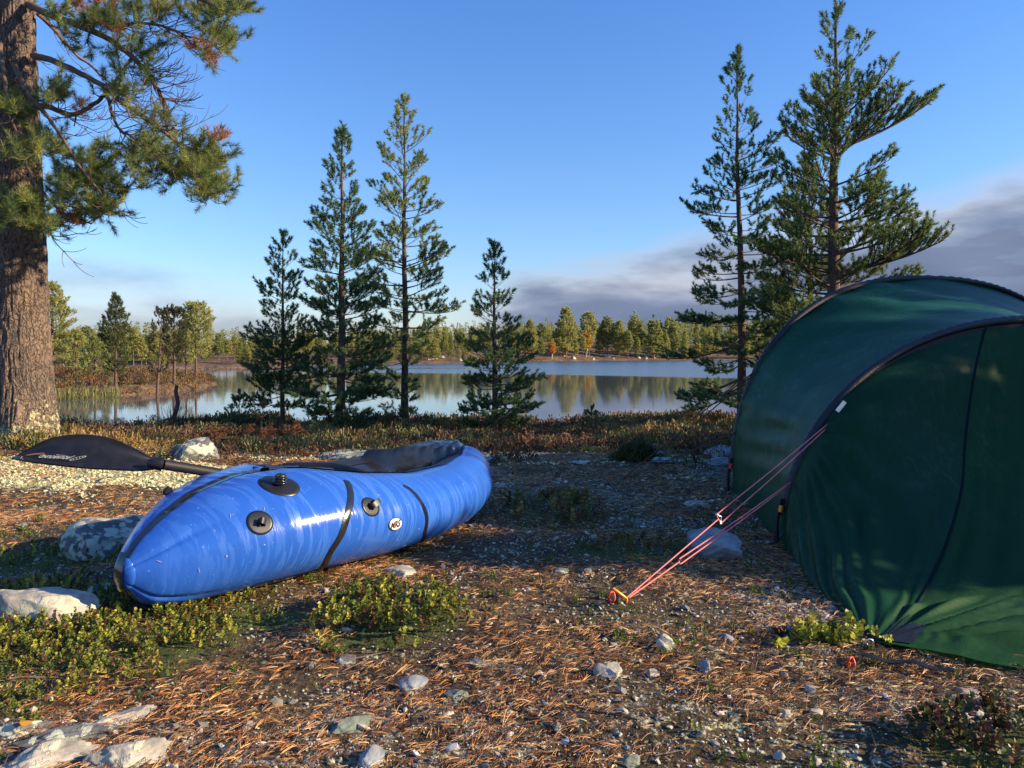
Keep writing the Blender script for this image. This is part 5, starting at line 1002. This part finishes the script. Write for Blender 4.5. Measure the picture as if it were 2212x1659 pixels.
# lime cord under the nose
b = MB(); P = [at(461, 1310, 2.90), at(440, 1314, 2.86), at(415, 1313, 2.84), at(395, 1318, 2.80), at(376, 1330, 2.76), at(362, 1345, 2.70)]; P = [np.array([p[0], p[1], max(p[2], float(gh(p[0], p[1])) + .012)]) for p in P]
tube(b, spline(P, 30), .0028, 6); o = b.build('cord', M['lime']); o['label'] = 'thin lime green cord trailing under the raft nose'; o['category'] = 'cord'

# ------------------------------------------------------------------ paddle
pad = thing('paddle', 'black kayak paddle resting on the raft, blade pointing left', 'paddle', tuple(at(350, 1001, 3.02))); PB0 = np.array(pad.location)
topc = np.array([(26, 989), (43, 979), (65, 967), (104, 948), (151, 939), (194, 939), (238, 946), (281, 963), (310, 978), (332, 990)], float); botc = np.array([(26, 989.5), (43, 994), (75, 999), (108, 1003), (151, 1008), (194, 1012), (238, 1014), (281, 1016), (310, 1016), (332, 1013)], float)
ns = 60; tc_ = spline(topc, ns); bc_ = spline(botc, ns); k = np.linspace(0, 1, 16); depth_at = lambda x_: 2.93 + .0003 * x_
V = []
for i in range(ns):
    row = []
    for s in k:
        px = tc_[i, 0] * (1 - s) + bc_[i, 0] * s; py = tc_[i, 1] * (1 - s) + bc_[i, 1] * s; dpt = depth_at(px) + .09 * (1 - s) - .0 + .030 * sin(pi * s) - .03 * sin(pi * i / ns); row.append(at(px, py, dpt))
    V.append(row)
V = np.array(V) - PB0; nrm = np.cross(np.gradient(V, axis=0), np.gradient(V, axis=1)); nrm /= np.linalg.norm(nrm, axis=2)[..., None] + 1e-9; b = MB(); th_ = .0035
if nrm[30, 8, 1] > 0: nrm = -nrm
FR = V + nrm * th_; BK = V - nrm * th_; grid(b, FR); grid(b, BK)
ed = lambda A, Bq: grid(b, np.stack([A, Bq], 0)); ed(FR[:, 0], BK[:, 0]); ed(FR[:, -1], BK[:, -1]); ed(FR[-1], BK[-1]); ed(FR[0], BK[0])
bl = b.build('blade', mat('black_plastic_blade', (.010, .010, .013), rough=.38, noise=(20, .6, 1.8), bump=(60, .1, .004)), pad)
b = MB(); s0, s1, s2, s3 = at(322, 1001, 3.02), at(340, 1001, 3.02), at(352, 1003, 3.03), at(470, 1022, 3.20)
tube(b, np.array([s0, s1, s1 + (s2 - s1) * .9]) - PB0, [.018, .026, .028], 16); b.build('collar', M['black'], pad)
b = MB(); ext = s3 + (s3 - s2) * 1.3; tube(b, np.array([s2, s3, ext]) - PB0, .0205, 16); b.build('shaft', mat('carbon_shaft', (.012, .012, .015), rough=.55, spec=.25, noise=(180, .5, 2.0)), pad)
def blade_pt(X, Y):
    """photo pixel -> point just in front of the blade face"""
    sx_ = CX + F * (FR[..., 0] + PB0[0]) / (FR[..., 1] + PB0[1]); sy_ = HY + F * (CH - FR[..., 2] - PB0[2]) / (FR[..., 1] + PB0[1]); i = np.unravel_index(np.argmin((sx_ - X) ** 2 + (sy_ - Y) ** 2), sx_.shape); return FR[i] + PB0, sx_[i], sy_[i]
o3, sx3, sy3 = blade_pt(125, 992); ex, *_a = blade_pt(165, 994); ey, *_b = blade_pt(125, 975); ex_ = (ex - o3); ex_ /= np.linalg.norm(ex_); ey_ = ey - o3; ey_ -= ex_ * (ey_ @ ex_); ey_ /= np.linalg.norm(ey_); nn_ = np.cross(ex_, ey_); nn_ = nn_ if nn_[1] < 0 else -nn_
V, Fs = text_mesh('AQUABOUND', 1.0); V[:, 0] -= V[:, 0].mean(); V[:, 1] -= (V[:, 1].max() + V[:, 1].min()) / 2; kx = 62 / F * 2.97 / np.ptp(V[:, 0]); ky = 11.5 / F * 2.97 / np.ptp(V[:, 1])
sh = V[:, 1] * .9; Pt = o3 - ex_ * ((V[:, 0]) * kx + (V[:, 1] * ky) * 0.6)[:, None] - ey_ * (V[:, 1] * ky)[:, None] + nn_ * .009; 
b = MB(); b.V.append(Pt - PB0); b.Cc.append(np.tile((.5, .5, .5), (len(Pt), 1))); b.L.append(np.concatenate([np.array(f) for f in Fs])); b.T.append(np.array([len(f) for f in Fs])); b.M.append(np.zeros(len(Fs), int)); b.n = len(Pt)
c0, *_ = blade_pt(170, 994)
def stroke(A, Bq, w0):
    d = Bq - A; d = d / np.linalg.norm(d); s = np.cross(d, nn_) * w0; b.add(np.array([A - s, A + s, Bq + s, Bq - s]) - PB0, [(0, 1, 2, 3)])
a_ = np.linspace(0, 2 * pi, 28)[:-1]; el_ = lambda k: c0 + nn_ * .010 + np.outer(np.cos(a_) * .030 * k, ex_ * .86 + ey_ * .5) + np.outer(np.sin(a_) * .0075 * k, -ex_ * .5 + ey_ * .86)
Vo = el_(1.0); Vi = el_(.80); n = len(a_); b.add(np.vstack([Vo, Vi]) - PB0, [(i, (i + 1) % n, n + (i + 1) % n, n + i) for i in range(n)])
for q in (-.5, -.15, .2, .55): m0 = c0 + nn_ * .010 + (ex_ * .86 + ey_ * .5) * q * .03; stroke(m0 - (-ex_ * .5 + ey_ * .86) * .006, m0 + (-ex_ * .5 + ey_ * .86) * .006, .0011)
stroke(c0 + nn_ * .01 - ex_ * .043 - ey_ * .010, c0 + nn_ * .01 - ex_ * .015 + ey_ * .013, .0013); stroke(o3 + nn_ * .009 + ex_ * -.005 + ey_ * .013, o3 + nn_ * .009 + ex_ * .03 + ey_ * .011, .0009)
b.build('lettering', M['grey'], bl, smooth=False)
b = MB()
for (A, Bq) in (((57, 985), (97, 979)), ((62, 984), (95, 985)), ((29, 998), (47, 997)), ((49, 988), (45, 997))):
    A3_, *_ = blade_pt(*A); B3_, *_ = blade_pt(*Bq); tube(b, [A3_ + nn_ * .004, (A3_ + B3_) / 2 + nn_ * .007, B3_ + nn_ * .004], .0013, 5, (.55, .27, .09))
b.build('stray_needles', M['litter'], kind='stuff', label='orange pine needles lying on the paddle blade tip', category='needles')

# ------------------------------------------------------------------ tent
tent = thing('tent', 'dark green tunnel tent with black pole sleeves on the right', 'tent', (2.57, 3.71, 0)); TB = np.array(tent.location)
HB = radians(15); HD = np.array([cos(HB), sin(HB), 0.0]); HN = np.array([-sin(HB), cos(HB), 0.0])   # hoop plane direction and normal
def hoop(phi, bl, a, H, n):
    phi = np.asarray(phi, float); c = np.cos(phi); s = np.sin(phi); e = 2 / n
    w_ = a * (1 - np.sign(c) * np.abs(c) ** e); p = np.array([bl[0], bl[1], -.01]) + w_[..., None] * HD; p[..., 2] += H * np.abs(s) ** e; return p
def hoopN(phi): return hoop(phi, (1.30, 3.71), 1.52, 1.09, 2.1)
def hoopF(phi): return hoop(phi, (1.427, 5.0), 1.56, 1.435, 2.4)
def hoopB(phi):
    p = hoopF(phi); m_ = np.array([1.427, 5.0, 0]) + HD * 1.56; q = m_ + (p - m_) * .72 + HN * 1.0 + HD * .55; q[..., 2] = p[..., 2] * .78; return q
_pp = np.linspace(.2, 1.6, 600); _hp = hoopN(_pp); PS = _pp[np.argmin(np.hypot(CX + F * _hp[:, 0] / _hp[:, 1] - 2134, HY + F * (CH - _hp[:, 2]) / _hp[:, 1] - 719))]
def inward(P):
    m_ = (P[0] + P[-1]) / 2 + np.array([0, 0, .35]); v = P - m_; v = v - (v @ HN)[:, None] * HN; return v / np.linalg.norm(v, axis=1)[:, None]
def fabric_mat(name, col, colt, tr, rough=.45):
    m = bpy.data.materials.new(name); m.use_nodes = True; nt = m.node_tree; b = nt.nodes['Principled BSDF']; out = nt.nodes['Material Output']; b.inputs['Specular IOR Level'].default_value = .16
    tcn = nd(nt, 'ShaderNodeTexCoord'); n = nd(nt, 'ShaderNodeTexNoise', i_Scale=3.0, i_Detail=6.0, i_Roughness=.6); lk(nt, tcn.outputs['Object'], n.inputs['Vector'])
    wv = nd(nt, 'ShaderNodeTexNoise', i_Scale=260.0, i_Detail=2.0); lk(nt, tcn.outputs['Object'], wv.inputs['Vector'])
    mp = nd(nt, 'ShaderNodeMapping', i_Scale=(12, 12, 1.2)); lk(nt, tcn.outputs['Object'], mp.inputs[0]); st = nd(nt, 'ShaderNodeTexNoise', i_Scale=4.0, i_Detail=4.0); lk(nt, mp.outputs[0], st.inputs['Vector'])
    wet_sheen = mth(nt, 'MULTIPLY', ramp(nt, st.outputs[0], [(.50, 0), (.60, 1)]), ramp(nt, n.outputs[0], [(.45, 0), (.6, 1)]))  # damp streaks; their pale sky sheen is mixed into the base colour
    c = mix(nt, ramp(nt, n.outputs[0], [(.3, 0), (.7, 1)]), col, tuple(x * 1.35 for x in col)); c = mix(nt, 1.0, c, ramp(nt, wv.outputs[0], [(.3, .8), (.7, 1.2)]), 'MULTIPLY'); c = mix(nt, mth(nt, 'MULTIPLY', wet_sheen, .55), c, tuple(x * 1.4 + .028 for x in col))
    lk(nt, c, b.inputs['Base Color']); lk(nt, mth(nt, 'MULTIPLY_ADD', wet_sheen, -.14, rough), b.inputs['Roughness'])
    bp = nd(nt, 'ShaderNodeBump', i_Strength=.25, i_Distance=.004); lk(nt, mth(nt, 'ADD', wv.outputs[0], mth(nt, 'MULTIPLY', st.outputs[0], 2)), bp.inputs['Height']); lk(nt, bp.outputs[0], b.inputs['Normal'])
    t = nd(nt, 'ShaderNodeBsdfTranslucent'); t.inputs[0].default_value = (*colt, 1); ms = nd(nt, 'ShaderNodeMixShader', i_0=tr); lk(nt, b.outputs[0], ms.inputs[1]); lk(nt, t.outputs[0], ms.inputs[2]); lk(nt, ms.outputs[0], out.inputs[0]); return m
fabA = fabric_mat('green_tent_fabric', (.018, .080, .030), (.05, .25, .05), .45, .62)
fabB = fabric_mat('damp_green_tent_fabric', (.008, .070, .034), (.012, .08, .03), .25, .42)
fabG = fabric_mat('shaded_green_tent_fabric', (.009, .058, .026), (.03, .18, .035), .38, .5)  # same cloth in darker green, shade on the side panel put into colour
# body between the hoops
ph_ = np.linspace(0, pi, 150); sv = np.linspace(0, 1, 60); b = MB(); rows = []
for s in sv:
    P = hoopN(ph_) * (1 - s) + hoopF(ph_) * s; inw = inward(P)
    up_ = np.sin(ph_); P = P - inw * (.085 * sin(pi * s) * np.clip(up_ * 1.3, 0, 1))[:, None]
    zrel = P[:, 2]; fold = .015 * np.exp(-((zrel - .55 - .05 * s) / .022) ** 2) * np.exp(-((ph_ - .42) / .28) ** 2) * sst(0, .3, s) + .010 * np.exp(-((zrel - .50 - .07 * s) / .018) ** 2) * np.exp(-((ph_ - .4) / .28) ** 2) + .009 * np.sin(zrel * 46 + 4 * s) * np.exp(-((zrel - .42) / .22) ** 2) * sin(pi * s) + .011 * np.sin(s * 9 + ph_ * 22) * sst(.3, .9, s) * np.exp(-((ph_ - .5) / .4) ** 2) * .35 + .022 * fbm(ph_ * 3, np.full(150, s * 2.5), 1.0, 31, 4) + .010 * np.sin(ph_ * 26 + s * 17 + 5 * vn(ph_ * 3, np.full(150, s * 3), 1, 8)) * np.exp(-((ph_ - 1.2) / .5) ** 2)
    rows.append(P + inw * fold[:, None])
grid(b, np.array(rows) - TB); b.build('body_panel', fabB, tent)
# rear
b = MB(); rows = [hoopF(ph_) * (1 - s) + hoopB(ph_) * s for s in np.linspace(0, 1, 20)]; grid(b, np.array(rows) - TB)
cap = [hoopB(ph_) * (1 - s) + ((hoopB(ph_) - hoopB(0.0)) * (.6, .6, 0) + hoopB(0.0) * (1, 1, 0) + HN * .9 + HD * .5) * s for s in np.linspace(0, 1, 14)]; grid(b, np.array(cap) - TB); b.build('rear_panel', fabB, tent)
# front: left gore and end wall
def sp_(px, py, y): return (float((px - CX) / F * y), float(y), float(CH - (py - HY) / F * y))
seamW = spline([hoopN(PS), sp_(2106, 799, 3.86), sp_(2085, 945, 3.70), sp_(2077, 1052, 3.50), sp_(2047, 1167, 3.20), sp_(2004, 1265, 2.87), sp_(1983, 1304, 2.70)], 56)
seamL = spline([sp_(1983, 1304, 2.70), sp_(1923, 1368, 2.46), (1.12, 2.39, .012)], 25); seam = np.vstack([seamW, seamL[1:]])
edgeL = spline([hoopN(0.0), (1.215, 3.33, .0), (1.165, 3.0, .0), (1.13, 2.65, .0), (1.12, 2.39, .0)], 80)
nv = 80; uu_ = np.linspace(0, 1, 70); hp = hoopN(uu_ * PS); ch = hp - (hp[0] * (1 - uu_)[:, None] + hp[-1] * uu_[:, None]); vv = np.linspace(0, 1, nv)
G = (1 - uu_)[:, None, None] * edgeL[None] + uu_[:, None, None] * seam[None] + ((1 - vv) ** 1.5)[None, :, None] * ch[:, None, :]
nrmG = np.cross(np.gradient(G, axis=0), np.gradient(G, axis=1)); nrmG /= np.linalg.norm(nrmG, axis=2)[..., None] + 1e-9
UV, VV = np.meshgrid(uu_, vv, indexing='ij'); fan = np.arctan2(VV + .02, UV - .30); fr_ = np.hypot(UV - .30, VV); fold = .009 * np.sin(fan * 23 + 4 * vn(fan * 3, fr_ * 2, 1, 9)) * sst(0.02, .2, fr_) * sst(.95, .5, VV) * sst(1, .9, UV) * sst(0, .08, UV) + (.006 * np.sin(UV * 30 + 7 * vn(UV * 5, VV * 3, 1, 3)) * sst(0, .35, VV) * sst(1.0, .75, VV) * sst(0, .1, UV) * sst(1, .9, UV) * (.4 + .6 * (vn(UV * 4, VV * 2, .5, 5) + .5))) + .008 * fbm(UV * 5, VV * 4, 1, 35, 3) * sst(0, .1, VV) * sst(1, .9, VV)
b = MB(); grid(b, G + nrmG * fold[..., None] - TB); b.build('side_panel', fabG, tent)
uu2 = np.linspace(0, 1, 170) ** 1.2; Hc = hoopN(PS + uu2 * (pi - .45 - PS)); q0 = seamW[-1]
Cc = spline([q0, (1.86, 2.835, .045), (2.5, 3.02, .09), (3.2, 3.22, .09), (4.25, 3.5, .03)], 400); Bc = spline([(1.12, 2.39, .010), (1.30, 2.285, .010), (1.46, 2.20, .010), (2.0, 2.03, .010), (2.8, 1.98, .010), (4.0, 2.5, .010)], 400)
Cc = Cc[(uu2 * 399).astype(int)]; Bc = Bc[(uu2 * 399).astype(int)]
fh = np.linalg.norm(seamW[:, :2] - seamW[0, :2], axis=1); fh /= fh[-1]; fz = (seamW[0, 2] - seamW[:, 2]) / (seamW[0, 2] - seamW[-1, 2])
Gw = Hc[:, None] + (Cc - Hc)[:, None] * np.stack([fh, fh, fz], -1)[None]; Gw = Gw + ((1 - uu2) ** 2)[:, None, None] * (seamW - Gw[0])[None]; wf = np.linspace(0, 1, 25)[1:]
Gf = Cc[:, None] * (1 - wf)[None, :, None] + Bc[:, None] * wf[None, :, None]; G = np.concatenate([Gw, Gf], 1); vv = np.linspace(0, 1, G.shape[1])
UV, VV = np.meshgrid(uu2, vv, indexing='ij')
cor = np.array([1.12, 2.39, 0]); rel_ = G - cor; rad_ = np.linalg.norm(rel_, axis=2); ang = np.arctan2(rel_[..., 2], np.hypot(rel_[..., 0], rel_[..., 1])) 
nrmG = np.cross(np.gradient(G, axis=0), np.gradient(G, axis=1)); nrmG /= np.linalg.norm(nrmG, axis=2)[..., None] + 1e-9; nrmG *= np.where((nrmG[..., 2:3] - nrmG[..., 1:2]) < 0, -1, 1)
hang = np.arctan2(rel_[..., 1], rel_[..., 0]); fold = np.where(VV > .68, (.013 * np.sin(hang * 34 + 2.2 * vn(rad_ * 2.5, hang * 5, 1, 2)) + .008 * np.sin(hang * 71 + 1)) * sst(.08, .45, rad_) * sst(.69, .74, VV) * sst(1.0, .97, VV), 0) + .010 * fbm(UV * 7 + VV, VV * 3, 1, 37, 3) * sst(0, .06, VV) * sst(0, .05, UV) + .007 * np.sin(UV * 60 - VV * 9 + 3 * vn(UV * 9, VV * 2, 1, 7)) * sst(0, .15, VV) * sst(.72, .5, VV) * sst(0, .04, UV)
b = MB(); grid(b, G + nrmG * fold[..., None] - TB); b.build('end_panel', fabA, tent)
bt = G + nrmG * fold[..., None]
i0 = 22; b = MB(); grid(b, (bt + nrmG * .003)[:24, -11:-1] - TB); b.build('corner_patch', M['patch'], tent)
b = MB(); tube(b, seam + (0, -.002, .001) - TB, .006, 6); b.build('seam', mat('seam_green', (.003, .018, .020), rough=.9, spec=.1), tent)
M['sleeve'] = mat('pole_sleeve', (.008, .008, .012), rough=.55, noise=(90, .5, 2.2), bump=(120, .5, .006))
for hf, ph0, nm in ((hoopN, .12, 'pole_sleeve'), (hoopF, .10, 'pole_sleeve')):
    b = MB(); pp = np.linspace(ph0, pi - ph0, 160); P = hf(pp); inw = inward(P)
    a = np.linspace(0, 2 * pi, 13); V = P[:, None] + inw[:, None] * (np.cos(a) * .025)[None, :, None] + HN * (np.sin(a) * .027)[None, :, None] + inw[:, None] * (.003 * np.sin(pp * 170)[:, None, None] * (np.cos(a) > .5)[None, :, None]); grid(b, V - TB)
    k = np.linspace(-.02, -.062, 4); V = P[:, None] + inw[:, None] * k[None, :, None] - HN * .018; grid(b, V - TB); b.build(nm, M['sleeve'], tent)
for hf, zt_ in ((hoopN, .22), (hoopF, .24)):
    for ph1 in (0.0, pi):
        p = hf(ph1); sgn = -1 if ph1 == 0 else 1; b = MB(); q = p + np.array([sgn * .035, -.01, 0]); tube(b, np.array([q + (0, 0, .005), q + (0, 0, zt_ * .5), q + (-sgn * .02, 0, zt_)]) - TB, [.013, .011, .015], 8); b.build('pole_end', M['black'], tent)
        b = MB(); tube(b, np.array([q + (-sgn * .015, -.012, zt_ * .72), q + (-sgn * .020, -.012, zt_ * .86)]) - TB, .012, 8); b.build('pole_tip', M['orange'] if hf is hoopN else M['red'], tent)
        b = MB(); tube(b, np.array([q + (sgn * .045, -.03, .01), q + (sgn * .0, -.0, .014), q + (-sgn * .03, .0, .05)]) - TB, .009, 6, flat=.4); b.build('strap', M['black'], tent)
b = MB(); p = at(1817, 878, 3.70); tn = np.array([.62, 0, .78]) ; nr = np.cross(tn, (0, -1, 0)); L0 = .030; W0 = .010; c4 = [p - tn * L0 - nr * W0, p + tn * L0 - nr * W0, p + tn * L0 + nr * W0, p - tn * L0 + nr * W0]; V = np.array(c4 + [q + (0, .003, 0) for q in c4]) - TB
b.add(V, [(0, 1, 2, 3), (7, 6, 5, 4), (0, 4, 5, 1), (1, 5, 6, 2), (2, 6, 7, 3), (3, 7, 4, 0)]); b.build('size_tag', M['white'], tent, smooth=False)
b = MB(); P = spline([at(1854, 1414, 2.30), at(1900, 1428, 2.26), at(1960, 1436, 2.24), at(2010, 1446, 2.20), at(2062, 1460, 2.17)], 40); P[:, 2] = gh(P[:, 0], P[:, 1]) + .024 + .004 * np.sin(np.linspace(0, 14, 40))
T, A, B = frames(P); V = P[:, None] + A[:, None] * np.array([-.0135, 0, .0135])[None, :, None]; grid(b, V - TB); grid(b, V - TB + (0, 0, .002)); b.build('webbing_strap', M['patch'], tent)
b = MB(); cR = at(1878, 1397, 2.38); a = np.linspace(0, 2 * pi, 14); tube(b, np.stack([cR[0] + .012 * np.cos(a), np.full(14, cR[1]), cR[2] + .014 + .009 * np.sin(a)], -1) - TB, .0028, 6); b.build('corner_ring', M['metal'], tent)

# guy lines and pegs
def double_line(name, label, H0, S0, q, m, sep, r=.0028, slider=None):
    H0 = np.array(H0, float); S0 = np.array(S0, float); o = thing(name, label, 'guy line', tuple(S0)); b = MB(); Q = S0 + (H0 - S0) * q; dv = H0 - S0; side = np.cross(dv, (0, 1, 0)); side /= np.linalg.norm(side)
    tube(b, [S0 - S0, Q - S0], r, 6)
    sag = lambda A, Bq: spline([A, (A + Bq) / 2 - np.array([0, 0, .004]), Bq], 12)
    for k in (-1, 1): tube(b, sag(Q - S0 + side * k * sep * .9, H0 - S0 + side * k * sep * .25), r, 6)
    tube(b, [Q - S0 - side * sep * .9, Q - S0, Q - S0 + side * sep * .9], r, 6); b.build('cord', m, o)
    b = MB(); tube(b, np.array([Q - S0 - side * sep, Q - S0 + dv * .012, Q - S0 + side * sep]), .006, 8, flat=.6); b.build('slider', slider or M['metal'], o); return o
stk = gpt(1354, 1303); stk[2] += .02
double_line('guy_line', 'upper pink double guy line from the near tent pole to the orange peg', (1.537, 3.735, .566), stk, .374, M['cord'], .022)
double_line('guy_line', 'lower pink guy line from the near tent pole base to the orange peg', (1.325, 3.68, .287), stk + np.array([.008, 0, 0]), .25, M['cord'], .011, slider=M['black'])
stf = gpt(1345, 1040); stf[2] += .02
double_line('guy_line', 'upper dark thin guy line from the far tent pole towards the lake', (1.587, 5.01, .795), stf, .48, M['darkcord'], .020, r=.0042, slider=M['black'])
double_line('guy_line', 'lower dark thin guy line from the far tent pole', (1.44, 4.98, .40), stf + np.array([.01, 0, 0]), .35, M['darkcord'], .006, r=.0034, slider=M['black'])
def peg(p, label, loop_dx, tilt, has_tube=True):
    o = thing('tent_peg', label, 'tent peg', tuple(p))
    if has_tube: b = MB(); tube(b, [(0, 0, -.03), (0, 0, .0), tilt], .0058, 10); b.build('shaft', M['orange'], o)
    b = MB(); a = np.linspace(0, 2 * pi, 22); tube(b, np.stack([loop_dx + .011 * np.cos(a), -.012 + .006 * np.sin(2 * a), .012 + .017 * np.sin(a)], -1), .0036, 6); b.build('loop', M['red'], o)
peg(stk - np.array([0, .0, .005]), 'orange metal tent peg with red loop in the needles', -.055, (-.048, .01, .034))
g = gpt(1834, 1442); peg(g + np.array([0, 0, .006]), 'red looped tent peg pushed in beside the tent corner', 0.0, (0, 0, .01), True)

# yellow fallen leaf
g = gpt(58, 1592); b = MB(); a = np.linspace(0, 2 * pi, 15)[:-1]; b.add(np.vstack([np.stack([.016 * np.cos(a), .011 * np.sin(a), .004 + .003 * np.cos(2 * a)], -1), [(0, 0, .009)]]), [(i, (i + 1) % 14, 14) for i in range(14)], (.75, .35, .02)); o = b.build('fallen_leaf', M['litter']); o.location = g + np.array([0, 0, .03]); o['label'] = 'yellow birch leaf lying on the bedrock bottom left'; o['category'] = 'leaf'
